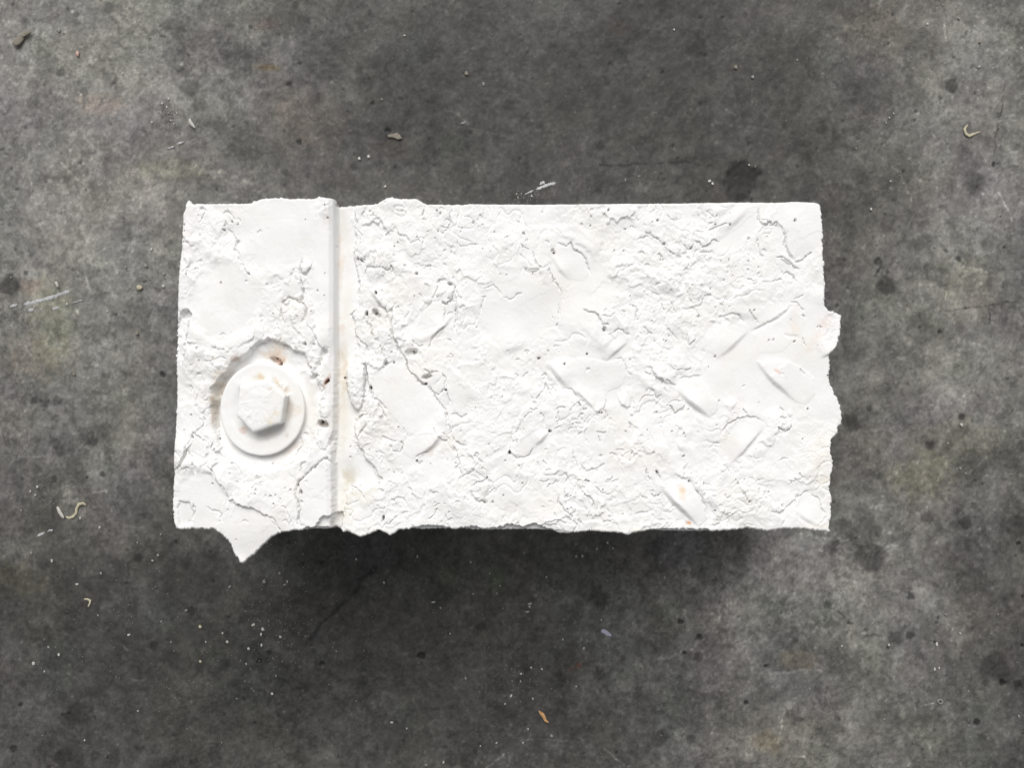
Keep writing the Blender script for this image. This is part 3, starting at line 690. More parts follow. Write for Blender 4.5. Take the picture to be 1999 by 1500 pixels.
 ([(1062,766),(1064,752),(1070,760),(1076,774)],1.1,2.6),([(1048,780),(1058,764)],.6,1.3),([(1058,734),(1064,731),(1069,736)],.9,1.3),([(1022,738),(1030,728)],.7,1.3),([(1200,699),(1212,700),(1220,716),(1224,730)],.6,1.4),
 ([(1102,760),(1114,762),(1124,770),(1134,782),(1146,794)],.8,1.5),([(1086,802),(1092,796),(1104,795)],.9,1.3),([(1088,804),(1092,820),(1082,824)],.9,1.3),([(1092,824),(1106,816),(1120,808)],.5,1.3),
 ([(1034,796),(1042,804),(1050,800)],.7,1.3),([(1024,820),(1030,808),(1040,806)],.6,1.3),([(1058,812),(1064,820),(1064,830)],.7,1.6),([(1182,784),(1180,802),(1186,812),(1178,820)],1.0,1.8),
 ([(1130,788),(1136,796)],1.4,1.3),([(1140,800),(1144,796)],1.2,1.6),([(1084,838),(1094,830)],.8,1.3),([(1130,850),(1136,842)],.8,1.3),([(1164,846),(1184,844)],.8,1.1),([(1170,850),(1174,862)],.7,1.3),
 ([(1226,828),(1234,840)],.8,1.4),([(1060,898),(1066,908)],.7,1.3),([(1048,900),(1052,914),(1060,922)],.8,1.2),([(1116,880),(1124,900),(1128,912)],.6,1.2),([(1060,928),(1088,926)],.6,1.2),
 ([(1054,940),(1072,938)],.6,1.1),([(1064,952),(1080,946),(1088,936)],.7,1.2),([(1094,930),(1104,926),(1110,932),(1106,942)],.8,1.3),([(1128,946),(1130,936),(1136,938)],.8,1.2),
 ([(1134,960),(1142,966),(1154,970),(1160,984),(1158,996)],.8,1.3),([(1090,970),(1092,984),(1100,996),(1112,1004),(1118,1012)],.9,1.6),([(1102,958),(1106,972),(1112,970)],.8,2.0),
 ([(1116,1008),(1118,1022),(1126,1028)],.8,1.3),([(1128,1016),(1134,1026)],1.2,2.0),([(1134,908),(1144,920),(1154,916),(1164,920),(1172,912)],.9,1.4),([(1150,918),(1166,914),(1180,906)],.8,1.4),
 ([(1164,952),(1174,962),(1190,967)],.8,1.3),([(1182,944),(1196,940),(1210,934)],.6,1.2),([(1186,938),(1192,938),(1198,932)],.8,1.3),([(1190,884),(1200,886),(1206,896)],.8,1.4),([(1200,878),(1218,882)],.7,1.3),
 ([(1260,916),(1264,930),(1270,940)],1.1,1.5),([(1278,922),(1288,932),(1286,944)],1.0,1.4),([(1272,962),(1276,970),(1290,964)],.9,1.4),([(1250,968),(1264,976)],.6,1.3),([(1240,1006),(1256,1002),(1274,998)],.6,1.2),
 ([(1314,926),(1328,932),(1340,938)],.6,1.4),([(1358,956),(1368,970),(1376,986),(1380,1008)],1.0,1.7),([(1411,846),(1420,828),(1440,818),(1460,812),(1474,814),(1490,826)],1.0,1.6),([(1450,800),(1458,808)],.8,1.4),
 ([(1518,834),(1524,840),(1534,844),(1546,832)],1.1,1.5),([(1516,832),(1528,818),(1542,814),(1548,824)],.5,1.4),([(1452,962),(1460,978)],.9,1.4),([(1414,966),(1418,974),(1428,968)],.8,1.3),
 ([(1550,988),(1556,972),(1568,962),(1578,959)],.8,1.4),([(1584,966),(1594,974),(1604,990),(1610,1004)],.8,1.5),([(1506,1000),(1520,1002),(1540,988),(1552,976)],.9,1.6),([(1388,1022),(1398,1028),(1406,1022)],1.0,1.5),
 ([(1420,1010),(1421,1030)],.9,1.3),([(1540,938),(1552,940),(1566,930)],.7,1.3),([(1550,934),(1558,942)],.8,1.5),([(1560,924),(1568,932)],.8,1.3),([(1524,900),(1530,896),(1538,898)],.7,1.2),
 ([(1466,882),(1472,896),(1484,894)],.6,1.2),([(1524,796),(1532,802)],.7,1.4),([(1532,654),(1560,660)],0.2,3),([(1523,720),(1524,724)],0.4,1.3),([(1560,720),(1570,730)],.7,1.4),
 ([(1050,1032),(1074,1018),(1084,1014),(1100,1020),(1120,1026)],.7,1.2),([(1082,1000),(1086,1012)],.7,1.2),
]
for pts, dep, w in CR:
    groove(pts, dep * 1.45, w * 0.8)
# stepped plates around the larger cracks
LIPS = [
 ([(446,682),(470,676),(500,658),(524,664)],(480,650),.6,2,20,.8),([(600,632),(622,668),(645,700)],(640,620),1.4,2.5,45,.6),([(592,508),(590,534),(606,530),(612,514)],(600,516),.5,2,12,.4),
 ([(584,1022),(580,966),(590,938),(630,898),(648,896)],(620,970),1.0,2.2,60,.5),([(428,942),(450,976),(492,990),(528,1008),(552,1036)],(560,960),1.9,2.4,60,.7),
 ([(346,918),(370,880),(382,848)],(356,860),1.6,3,30,.5),([(384,926),(384,905),(374,880)],(370,915),.9,3,30,.4),([(408,908),(428,942),(448,972)],(470,930),1.6,3,50,.6),
 ([(766,612),(770,664),(792,702),(800,730),(834,752),(872,812)],(850,720),1.1,2.5,55,.5),([(713,704),(716,740),(712,776)],(695,740),1.2,2.5,26,.5),
 ([(1038,490),(1058,524),(1070,520),(1092,560),(1100,586)],(1010,560),.8,2,60,.5),([(1091,476),(1114,474),(1142,506),(1152,536)],(1160,480),.7,2,35,.4),
 ([(1258,454),(1286,470),(1306,492),(1332,502)],(1320,450),.8,2.2,60,.6),([(1480,408),(1486,438),(1524,442),(1534,478),(1552,510)],(1570,450),.9,2.2,60,.6),
 ([(1364,486),(1392,468),(1402,474)],(1390,440),.8,2,40,.6),([(1516,502),(1552,522)],(1550,490),.8,2,30,.5),([(886,870),(896,904),(900,938)],(940,900),.8,2.2,50,.6),
 ([(888,566),(892,620),(888,648)],(920,600),.8,2.2,50,.5),([(1136,602),(1170,616),(1180,650)],(1200,600),.7,2,45,.5),([(1264,718),(1290,742),(1320,756)],(1300,710),1.2,2.5,40,.6),
 ([(1090,970),(1100,996),(1126,1028)],(1140,990),.8,2.2,40,.6),([(1134,960),(1154,970),(1160,996)],(1180,960),.6,2,30,.5),([(1050,1032),(1084,1014),(1120,1026)],(1085,1000),.8,2,30,.4),
 ([(742,948),(722,904),(700,870)],(760,900),.8,3,40,.6),([(1300,738),(1288,700),(1300,660)],(1270,690),.4,3,40,.6),([(1545,600),(1498,630),(1465,648)],(1490,610),.7,6,50,.2),
 ([(1412,850),(1420,828),(1460,812),(1490,826)],(1450,790),.6,2,28,.4),([(356,640),(366,668),(374,612)],(390,640),1.2,3,24,.3)]
for pts, hi, rise, w, R, jg in LIPS:
    lip(pts, hi, rise * 0.7, w, R, jg)

patch([(588,1040),(600,1028),(614,1030),(625,1019),(636,1010),(648,1004),(668,1000),(668,1040)], -2.6, 2.5, .6)
# small upstanding lumps
for poly, dz, dome in [([(552,600),(560,586),(580,586),(598,596),(598,618),(588,632),(566,634),(554,622)],.1,.5),([(594,512),(604,510),(608,520),(600,534),(592,530)],.3,.3),
    ([(862,572),(874,562),(886,568),(886,582),(876,592),(864,586)],.7,.5),([(922,960),(926,946),(944,940),(952,950),(950,972),(938,980),(926,972)],.3,.4),
    ([(1306,789),(1336,784),(1338,790),(1316,806)],.5,.2),([(1516,832),(1528,818),(1546,820),(1546,832),(1530,844)],.3,.3),([(1340,650),(1356,650),(1356,664),(1346,672)],.3,.2),
    ([(852,850),(860,846),(872,852),(872,860),(862,862)],.4,.2),([(1278,740),(1272,724),(1282,716),(1296,735),(1292,745)],.5,.2),([(676,724),(682,714),(700,706),(712,718),(714,760),(708,790),(700,802),(688,792),(678,760)],1.3,.8),
    ([(704,706),(722,700),(748,694),(752,716),(738,722),(722,712)],.5,.3),([(745,1012),(760,1004),(780,1020),(768,1032),(752,1028)],.2,.3),([(1062,1016),(1088,1012),(1124,1028),(1120,1040),(1080,1036),(1060,1030)],.5,.3),
    ([(770,980),(784,974),(796,986),(794,1000),(778,1002)],.2,.3),([(804,956),(820,948),(832,960),(826,972),(810,972)],.2,.3)]:
    patch(poly, dz, 2.2, .5, dome)
# second-layer ledges showing below the ragged lower edge
LEDGE = np.interp(gu, [330,590,600,655,665,780,800,828,836,860,880,886,905,925,945,955,975,990,1000,1020,1045,1060,1080,1090,1130,1150,1165,1240,1262,1290,1330,1360,1385,1400,1660],
                      [1120,1120,1029,1030,1120,1120,1032,1026,1025,1028,1032,1036,1030,1028,1033,1033,1030,1026,1025,1029,1022,1030,1036,1120,1120,1034,1120,1120,1035,1034,1033,1034,1034,1120,1120])
lm = sstep(-1.0, 1.5, GV + 1.5 * W3 - LEDGE[None, :].astype(np.float32))
Z -= 3.0 * lm + 0.5 * lm * sstep(0, 1, np.sin(GV * 2.2 + 3 * W1))
# flat thin web (spur) hanging out at the lower left: thinner, dips towards its tip
Z -= 1.2 * sstep(1020, 1100, GV) * (GU < 600)
# left margin facet and the lower left chamfer
Z -= 1.6 * sstep(380, 350, GU + (GV - 400) * 0.035) * (1 - 0.6 * sstep(430, 470, GV) * sstep(600, 560, GV))
s = win([(345,975),(385,1030)], 6)
patch([(350,986),(358,978),(372,980),(383,1000),(374,1020),(352,1028)], -1.0, 5, .4)
patch([(358,606),(374,612),(374,640),(366,672),(362,700),(346,700),(348,640)], -1.8, 4, .5)
patch([(362,606),(372,606),(377,616),(368,626),(356,622)], -1.6, 3, .6)

# dark little holes
for p_ in [(715,613,3.2,9,1.6,1.9),(733,573,3,5),(731,608,5,3.5),(736,614,4,4,1.8,.6),(1082,495,2.6,6),(1080,491,4,1.5),(632,828,7,5,1.5,.5),(629,824,3.5,5),(640,746,3,5,2.4,-1.0),(598,671,3.2,3),
    (802,690,7,3,1.6,0),(810,688,5,2),(834,736,5,4,1.8,-.3),(831,751,2.4,5,2,0),(870,762,2.4,4),(723,757,2.4,6,1.6,1.2),(754,710,4,3),(768,708,2.5,3),(536,702,5,2.6,2,.3),(547,710,3.5,4),
    (539,699,2.2,4),(380,854,2.6,3),(430,858,2,2),(584,948,3.2,3.5),(591,960,2.2,4,1.6,1.2),(673,738,1.8,4),(683,1092-200,2,1.5),(995,883,2.4,6,2,1.5),(1074,842,3,4,1.2,.6),(814,901,1.8,6),
    (748,1012,3,5,2,1.7),(706,508,2.5,3),(700,505,2.2,2.5),(733,571,1.8,3),(812,535,3,2.5),(878,555,4.5,2.5),(889,607,1.8,3),(1021,483,2,1.2),(1146,692,1.8,5,1.4,.8),(1101,710,1.6,3.5,1.6,1.4),
    (1053,700,2,5,1.6,.1),(1169,806,1.8,3),(1174,807,1.8,3),(1178,644,4,2.5),(1284,430,1.8,4),(1186,410,1.8,3),(1179,418,1.6,2),(1550,430,2.4,3),(1551,668,2.6,2.2),(1425,438,1.8,3),(1398,437,1.6,2.5),
    (1576,800,1.5,4),(1364,617,2,2),(1473,607,2,2.5),(1396,696,2.6,1.8),(1276,884,2.6,1.6),(1334,891,3,2.2),(1334,848,2,1.6),(1311,844,1.8,1.6),(1234,884,3,1.6),(1222,842,1.8,1.5),(1344,940,2.2,2.8),(1395,998,2.2,3),
    (1014,911,2.4,1.3),(1282,922,1.8,4,2,.9),(1106,993,1.8,2.5),(983,969,1.8,2),(962,981,2.6,2),(946,982,2.4,3),(950,934,2.5,2.5),(869,761,2,3),(877,1001,1.5,2),(1144,938,2.6,2.2),(1148,940,2,2.5),(1020,945,1.8,2),
    (637,404,1.6,3),(642,428,2,2),(435,552,1.5,3),(636,535,1.4,2),(635,579,1.4,2),(362,440,2,2),(362,474,1.8,2),(364,453,1.5,2),(377,809,1.8,2),(418,945,1.8,3),(456,434,1.8,2.5),(442,442,1.8,2),(441,450,2.4,2.5,2,.4),
    (467,440,2,2),(489,536,2.4,2),(369,538,1.8,2.5),(397,1032,2.2,3),(463,1052,1.6,2),(532,968,2,2.4),(538,982,2,2),(456,904,1.6,2.5),(512,850,2.4,3),(552,847,1.6,2),(469,754,2.5,2),(539,748,2.2,2.5),
    (657,480,1.5,1.5),(722,412,1.6,2),(853,411,2,2),(858,416,1.8,2),(924,434,2.4,2),(777,473,1.8,2),(770,481,1.6,2),(764,520,2,2.5),(1022,457,3,1.6),(1136,438,2.6,1.4),(1152,441,2,1.4),(1220,447,2.6,1.6),(1154,424,2.6,1.4),
    (1296,476,3,2.6),(1350,484,2,2),(1618,733,1.6,4,2,-.4),(1500,666-0,1.4,1.5),(1509,665,2,1.2),(1568,858,1.8,1.6),(1544,942,1.6,2),(1501,1052-90,1.8,1.5),(1462,980,2.2,2.4),(1436,938,1.8,1.8),(1442,944,2,1.6)]:
    pit(p_[0], p_[1], p_[2] * (0.85 if p_[2] < 3.5 else 1), *p_[3:])
rr = np.random.default_rng(77)
ng = 0
while ng < 330:      # bubbles and pinholes, crowded where the cast is crumbly
    a, b = rr.uniform(360, 1605), rr.uniform(405, 1028)
    i, j = int((b - gv[0]) / GS), int((a - gu[0]) / GS)
    if rr.random() > 0.08 + 0.6 * ROUGH[i, j]: continue
    t = rr.random()
    if t < 0.62: pit(a, b, rr.uniform(0.9, 1.7), rr.uniform(0.5, 1.6))
    else:        # crescent-shaped nick
        an = rr.uniform(-0.6, 1.2); r0 = rr.uniform(2.5, 6.5)
        pts = [(a + r0 * math.cos(an + q), b + r0 * math.sin(an + q)) for q in (-2.9, -2.3, -1.6, -0.9, -0.4)]
        groove(pts, rr.uniform(0.5, 1.2), rr.uniform(1.0, 1.6), 0.5)
    ng += 1

# ---- stains with their own shape, then a shade tint along the groove
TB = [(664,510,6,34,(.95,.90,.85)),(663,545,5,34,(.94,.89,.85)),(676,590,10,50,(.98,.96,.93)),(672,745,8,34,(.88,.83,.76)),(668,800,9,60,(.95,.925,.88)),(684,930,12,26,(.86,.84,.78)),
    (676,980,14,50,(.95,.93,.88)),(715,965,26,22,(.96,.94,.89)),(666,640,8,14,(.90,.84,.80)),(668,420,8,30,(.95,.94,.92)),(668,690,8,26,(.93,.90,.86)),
    (536,696,22,9,(.90,.78,.68),.3),(540,706,12,6,(.70,.58,.50),.3),(438,738,10,44,(.88,.83,.80),.6),(417,800,4,34,(.86,.80,.74)),(456,704,16,6,(.82,.74,.70),-.5),(575,872,34,6,(.93,.87,.84),-.6),
    (606,800,10,50,(.98,.965,.95)),(430,780,10,50,(.96,.93,.87)),(545,680,14,14,(.97,.90,.84)),(640,746,4,10,(.55,.36,.30),.4),(632,828,8,6,(.62,.52,.46)),(478,836,7,5,(.88,.70,.62)),
    (1345,1021,4.5,3,(.85,.45,.25),.3),(1331,963,9,14,(.97,.90,.82)),(1332,957,4,5,(.95,.85,.70)),(1551,638,10,26,(.98,.93,.89)),(1612,634,14,18,(.975,.91,.89)),(1590,660,10,40,(.98,.94,.92),.6),
    (1600,890,14,30,(.98,.95,.93)),(1516,724,6,2.6,(.93,.72,.66),.5),(1610,938,12,12,(.98,.95,.89)),(1070,995,16,22,(.975,.955,.94)),(1425,870,18,26,(.975,.955,.935)),(1240,895,50,24,(.985,.968,.955)),
    (1180,725,60,30,(.975,.968,.96)),(1400,750,40,40,(.98,.975,.965)),(1260,1038,30,5,(.96,.93,.85)),(870,870-0,24,16,(.975,.95,.93)),(838,880,12,8,(.95,.90,.87)),(494,820-0,10,6,(.98,.96,.93)),
    (520,1010,40,26,(.975,.965,.955)),(500,1060,36,24,(.965,.96,.955)),(366,1005,12,20,(.95,.955,.95)),(756,836,24,16,(.90,.885,.87)),(640,428,10,22,(.97,.93,.91)),(372,450,12,60,(.98,.96,.965)),
    (790,560,30,24,(.985,.968,.955)),(740,640,20,20,(.97,.96,.95)),(1068,886,12,10,(.95,.945,.92)),(1590,1030,30,8,(.985,.96,.93)),(1430,812,10,30,(.98,.95,.935),.5),(1130,450,8,3,(.98,.95,.95))]
for t in TB: tintblob(*t)
gf = sstep(0, 6, GU - se) * sstep(42, 14, GU - se - 8 * WL) * (0.6 + 0.5 * WL)  # beige tone of the groove, with its shade painted into the tint
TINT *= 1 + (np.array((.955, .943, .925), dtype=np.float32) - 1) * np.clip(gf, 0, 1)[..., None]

# ------------------------------------------------------------------ outline of the top face
OUT = [(370,393.6),(377,400),(422,400),(492,399.6),(498,395),(520,390),(552,387.6),(566,391),(586,390),(602,391),(620,390),(625,386),(630,388),(648,389.6),(654,390),(654.5,401),(668,402),
 (700,401),(736,399),(754,388),(766,384.5),(780,388.5),(812,387.6),(824,394),(833,399.6),(900,400),(920,399),(1040,399),(1170,399),(1240,398),(1360,396.5),(1408,396),(1460,395),(1516,396),(1554,394),
 (1586,395.6),(1600,398),(1602,406),(1604,430),(1607,460),(1605.6,490),(1608,514),(1608,530),(1611,556),(1609,580),(1610,598),(1618,608),(1628,608),(1643.6,615),(1642,630),(1640,654),(1634,676),
 (1617,694),(1620,704),(1620,720),(1618,736),(1622,752),(1632,772),(1640,788),(1643,806),(1644,828),(1636,836),(1636,846),(1628,854),(1623,862),(1621,878),(1620,886),(1625,896),(1626,912),(1621,928),
 (1621,940),(1619,952),(1624,976),(1622,992),(1623,1008),(1618,1026),(1619.6,1039),(1592,1036),(1566,1033),(1530,1032),(1498,1037),(1480,1035),(1460,1031),(1440,1035),(1400,1037),(1360,1039),(1300,1038),
 (1260,1037),(1240,1040),(1226,1045),(1216,1042),(1180,1039),(1160,1037),(1136,1039),(1108,1042),(1092,1041),(1080,1037),(1060,1036),(1000,1035),(960,1036),(888,1034),(840,1034),(780,1034),(772,1040),
 (760,1045.6),(752,1040),(740,1036),(724,1041),(704,1049),(694,1044),(678,1038),(670,1040),(665,1034),(620,1034),(580,1034),(552,1038),(536,1046),(520,1058),(500,1080),(490,1086),(478,1098),(470,1098),
 (467,1090),(460,1083),(452,1062),(438,1044),(428,1037),(418,1031),(406,1033),(380,1032),(356,1034),(345,1030),(341,1010),(339,978),(340,970),(342,930),(343,890),(345,840),(347,780),(346,700),
 (350,590),(352,550),(356,500),(360,456),(360,418),(365,410),(366,400)]
BLOCK = [(372,402),(1598,400),(1610,1030),(347,1030)]

rj = np.random.default_rng(3)
fine = []
for a, b in zip(OUT, OUT[1:] + [OUT[0]]):
    ll = math.hypot(b[0] - a[0], b[1] - a[1]); n = max(1, int(ll / 3.2))
    horiz_top = a[1] < 402 and b[1] < 402 and a[0] > 840
    for i in range(n):
        t = i / n
        amp = 0.25 if horiz_top else (0.9 if a[0] > 1590 else 0.6)
        fine.append((a[0] + (b[0] - a[0]) * t + rj.normal(0, amp), a[1] + (b[1] - a[1]) * t + rj.normal(0, amp)))
OUT = fine

def seg_nearest(px, py, poly):
    best = np.full(px.shape, 1e9); bx = px.copy(); by = py.copy()
    for a, b in zip(poly, poly[1:] + [poly[0]]):
        dx, dy = b[0] - a[0], b[1] - a[1]
        t = np.clip(((px - a[0]) * dx + (py - a[1]) * dy) / (dx * dx + dy * dy + 1e-9), 0, 1)
        qx, qy = a[0] + t * dx, a[1] + t * dy
        d = np.hypot(px - qx, py - qy); m = d < best
        best[m] = d[m]; bx[m] = qx[m]; by[m] = qy[m]
    return best, bx, by

# keep the cells whose centre is inside the outline
cu = (GU[:-1, :-1] + GU[1:, 1:]) / 2; cv = (GV[:-1, :-1] + GV[1:, 1:]) / 2
CELL = inside(cu, cv, OUT)
R_, C_ = GU.shape
VIN = np.zeros((R_, C_), dtype=int)
for di in (0, 1):
    for dj in (0, 1):
        VIN[di:R_ - 1 + di, dj:C_ - 1 + dj] += CELL
used = VIN > 0
border = used & (VIN < 4)
XU = GU.astype(np.float64).copy(); XV = GV.astype(np.float64).copy()
bi = np.nonzero(border)
_, bx, by = seg_nearest(XU[bi], XV[bi], OUT)
XU[bi] = bx; XV[bi] = by
# the rim rounds over by a fraction of a millimetre
Zm = Z.copy()
eb = np.zeros_like(Z); eb[border] = 1
ring1 = np.zeros_like(border)
ring1[1:-1, 1:-1] = border[:-2, 1:-1] | border[2:, 1:-1] | border[1:-1, :-2] | border[1:-1, 2:]
Zm[ring1 & ~border] -= 0.15
Zm[border] -= 0.8
ZB = H + Zm.astype(np.float64) * 0.001
X = (XU - 999.5) * P; Y = -(XV - 750.0) * P
# normals of the whole field, so pieces cut from it shade seamlessly
gy, gx = np.gradient(ZB, GS * P)
N = np.stack([-gx, gy, np.ones_like(gx)], -1); N /= np.linalg.norm(N, axis=-1, keepdims=True)

owner = np.full(CELL.shape, -1, dtype=int)
mid_edge = (strip_edge[:-1] + 4)
owner[CELL] = 1
owner[CELL & (cu < mid_edge)] = 0
tid = TREAD_ID[:-1, :-1]
sel = CELL & (tid > 0) & (owner == 1)
owner[sel] = 1 + tid[sel]
# drop tiny leftovers by letting treads keep only what the outline covers

root = bpy.data.objects.new('plaster_cast', None)
COL.objects.link(root)
root.location = (0, 0, 0)
tag(root, 'white plaster cast block showing a bolt, washer and flaking chequered plate', 'plaster cast')

vid_all = np.arange(R_ * C_).reshape(R_, C_)
cellquads = np.stack([vid_all[1:, :-1], vid_all[1:, 1:], vid_all[:-1, 1:], vid_all[:-1, :-1]], -1)
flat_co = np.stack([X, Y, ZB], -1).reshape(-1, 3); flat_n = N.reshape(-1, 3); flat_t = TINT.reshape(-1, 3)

def emit(name, mask, parent, skirt):
    q = cellquads[mask]
    idx, inv = np.unique(q, return_inverse=True)
    q = inv.reshape(-1, 4)
    co = flat_co[idx]; nn = flat_n[idx]; tt = flat_t[idx]
    if skirt:
        # outer edges: cell sides whose neighbour cell is empty in the whole cast
        pad = np.zeros((CELL.shape[0] + 2, CELL.shape[1] + 2), dtype=bool); pad[1:-1, 1:-1] = CELL
        pairs = []
        for (di, dj, a, b) in ((-1, 0, 3, 2), (1, 0, 1, 0), (0, -1, 0, 3), (0, 1, 2, 1)):
            nb = pad[1 + di:1 + di + CELL.shape[0], 1 + dj:1 + dj + CELL.shape[1]]
            mm = mask & ~nb
            qq = cellquads[mm]
            pairs.append(np.stack([qq[:, a], qq[:, b]], -1))
        e = np.concatenate(pairs)
        eidx, einv = np.unique(e, return_inverse=True); e = einv.reshape(-1, 2)
        tc = flat_co[eidx]
        tu = XU.reshape(-1)[eidx]; tv = XV.reshape(-1)[eidx]
        ib = inside(tu, tv, BLOCK)
        dd, _, _ = seg_nearest(tu, tv, BLOCK)
        deep = np.where(ib | (dd < 5.0), 0.016, 0.003 + 0.0008 * rj.random(len(tu)))
        levels = []
        base = len(co); m_ = len(eidx)
        cx = tc.copy()
        for k in range(3):
            f = (k) / 2.0
            c2 = tc.copy(); c2[:, 2] = tc[:, 2] - deep * f
            inward = 0.0004 * f * (deep > 0.01)
            c2[:, 0] -= np.sign(c2[:, 0]) * 0; 
            levels.append(c2)
        co = np.concatenate([co] + levels)
        nrm = tc.copy(); nrm[:, 2] = 0
        horiz = np.zeros_like(tc)
        # outward direction: away from the inside, from the gradient of coverage
        hx = np.where(np.abs(tc[:, 0] / 0.16) > np.abs(tc[:, 1] / 0.08), np.sign(tc[:, 0]), 0); hy = np.where(hx == 0, np.sign(tc[:, 1]), 0)
        horiz[:, 0] = hx; horiz[:, 1] = hy
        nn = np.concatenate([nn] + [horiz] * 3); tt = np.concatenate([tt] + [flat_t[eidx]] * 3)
        sq = []
        for k in range(2):
            a = base + k * m_ + e[:, 0]; b = base + k * m_ + e[:, 1]; c = base + (k + 1) * m_ + e[:, 1]; d = base + (k + 1) * m_ + e[:, 0]
            sq.append(np.stack([a, b, c, d], -1))
        # underside of the overhanging flash
        und = mask & ~inside(cu, cv, BLOCK)
        uq = cellquads[und][:, ::-1]
        uidx, uinv = np.unique(uq, return_inverse=True)
        uco = flat_co[uidx].copy(); uco[:, 2] -= 0.0031
        ub = len(co)
        co = np.concatenate([co, uco]); nn = np.concatenate([nn, np.tile([[0, 0, -1.0]], (len(uidx), 1))]); tt = np.concatenate([tt, flat_t[uidx]])
        q = np.concatenate([q] + sq + [uinv.reshape(-1, 4) + ub])
    return np_mesh(name, co, q, M_RELIEF, parent, nn, tt)

strip = emit('bolted_strip', owner == 0, root, True)
plate = emit('chequered_plate', owner == 1, root, True)
for k in range(len(TREADS)):
    mk = owner == 2 + k
    if mk.sum() > 50:
        emit('raised_tread', mk, plate, True)

# ------------------------------------------------------------------ the solid block under the relief
def build_block():
    zt = H - 0.013
    pts = []
    n = 60
    for a, b in zip(BLOCK, BLOCK[1:] + [BLOCK[0]]):
        for i in range(n):
            t = i / n
            pts.append(top_xy(a[0] + (b[0] - a[0]) * t, a[1] + (b[1] - a[1]) * t))
    lv = [zt, H - 0.0046, H - 0.0048, H - 0.009, zt - 0.0006, 0.09, 0.07, 0.05, 0.03, 0.012, 0.003, 0.0]
    vs = []; m = len(pts)
    r = random.Random(4)
    for k, z in enumerate(lv):
        for (x, y) in pts:
            s = (1 - 0.012) if k <= 1 else (1 - 0.0004 if k == len(lv) - 1 else 1.0)
            j = 0.0 if k in (0,) else 0.00022
            vs.append((x * s + r.gauss(0, j), y * s + r.gauss(0, j), z))
    fs = []
    for k in range(len(lv) - 1):
        for i in range(m):
            a = k * m + i; b = k * m + (i + 1) % m
            fs.append((a, a + m, b + m, b))
    c0 = len(vs); vs.append((0, 0, zt)); c1 = len(vs); vs.append((0, 0, 0))
    for i in range(m):
        fs.append((c0, i, (i + 1) % m)); o_ = (len(lv) - 1) * m; fs.append((c1, o_ + (i + 1) % m, o_ + i))
    return mesh_obj('block', vs, fs, M_PLAIN, root, False)
build_block()

# ------------------------------------------------------------------ washer and bolt head
def polar(name, cu_, cv_, z0, prof, parent, mat, rad_fn, nseg=144, hfun=None, tint=None):
    """prof: list of (radius fraction, height mm); rad_fn(angle)-> (du,dv) px of the rim direction"""
    vs, cols = [], []
    for (rf, h) in prof:
        for i in range(nseg):
            a = 2 * math.pi * i / nseg
            du, dv = rad_fn(a, rf)
            extra = hfun(a, rf, du, dv) if hfun else 0.0
            z = z0 + (h + extra) * 0.001
            x, y = (cu_ + du - 999.5) * P, -(cv_ + dv - 750) * P
            vs.append((x, y, z))
    m = nseg; fs = []
    for k in range(len(prof) - 1):
        for i in range(m):
            a = k * m + i; b = k * m + (i + 1) % m
            fs.append((a, b, b + m, a + m))
    c = len(vs); x, y = (cu_ - 999.5) * P, -(cv_ - 750) * P
    vs.append((x, y, z0 + prof[0][1] * 0.001))
    for i in range(m): fs.append((c, (i + 1) % m, i))
    me = bpy.data.meshes.new(name); me.from_pydata(vs, [], fs)
    at = me.color_attributes.new('tint', 'FLOAT_COLOR', 'POINT')
    for i, v_ in enumerate(vs):
        u = v_[0] / P + 999.5; w = 750 - v_[1] / P
        t = tint(u, w) if tint else (1, 1, 1)
        at.data[i].color = (*t, 1)
    me.materials.append(mat)
    me.polygons.foreach_set('use_smooth', [True] * len(me.polygons))
    me.update()
    o = bpy.data.objects.new(name, me); COL.objects.link(o); o.parent = parent
    import bmesh
    bm = bmesh.new(); bm.from_mesh(me); bmesh.ops.recalc_face_normals(bm, faces=bm.faces); bm.to_mesh(me); bm.free()
    return o

nzA = Noise(901)
def sn(x, y, s): return float(nzA(np.array([x / s + 50.0]), np.array([y / s + 50.0]))[0])
def blob(u, v, cu_, cv_, r, col, amt=1.0):
    d = math.hypot(u - cu_, v - cv_) / r + 0.5 * sn(u, v, 5)
    w = max(0, min(1, (1.3 - d))) * amt
    return [1 + (c - 1) * w for c in col]
def mulc(*cs):
    out = [1, 1, 1]
    for c in cs: out = [a * b for a, b in zip(out, c)]
    return out
def washer_tint(u, v):
    return mulc(blob(u, v, 566, 800, 18, (.90, .85, .80)), blob(u, v, 540, 748, 9, (.86, .76, .62)), blob(u, v, 512, 738, 9, (.86, .76, .60)), blob(u, v, 476, 838, 7, (.85, .66, .58)),
                blob(u, v, 560, 762, 8, (.92, .82, .74)), blob(u, v, 580, 868, 8, (.95, .88, .86)), blob(u, v, 530, 846, 14, (.94, .92, .88)), blob(u, v, 450, 790, 10, (.97, .96, .94)),
                blob(u, v, 563, 850, 4, (.85, .78, .78)), blob(u, v, 592, 800, 10, (.95, .92, .86)))
def wrad(a, rf):
    j = 1 + 0.006 * math.sin(3 * a + 1) + 0.005 * sn(math.cos(a) * 20, math.sin(a) * 20, 4)
    return (82.0 * rf * j * math.cos(a), 90.5 * rf * j * math.sin(a))
def wh(a, rf, du, dv):
    h = 0.10 * sn(du, dv, 16) + 0.05 * sn(du + 300, dv, 5)
    ang = math.degrees(a) % 360
    # broken flange standing beside the upper right of the hexagon
    if 0.56 < rf < 0.78 and (285 < ang < 335):
        h += 0.7 * max(0, 1 - abs(rf - 0.67) / 0.10) * max(0, 1 - abs(ang - 310) / 24) + 0.5 * sn(du, dv, 3)
    return h
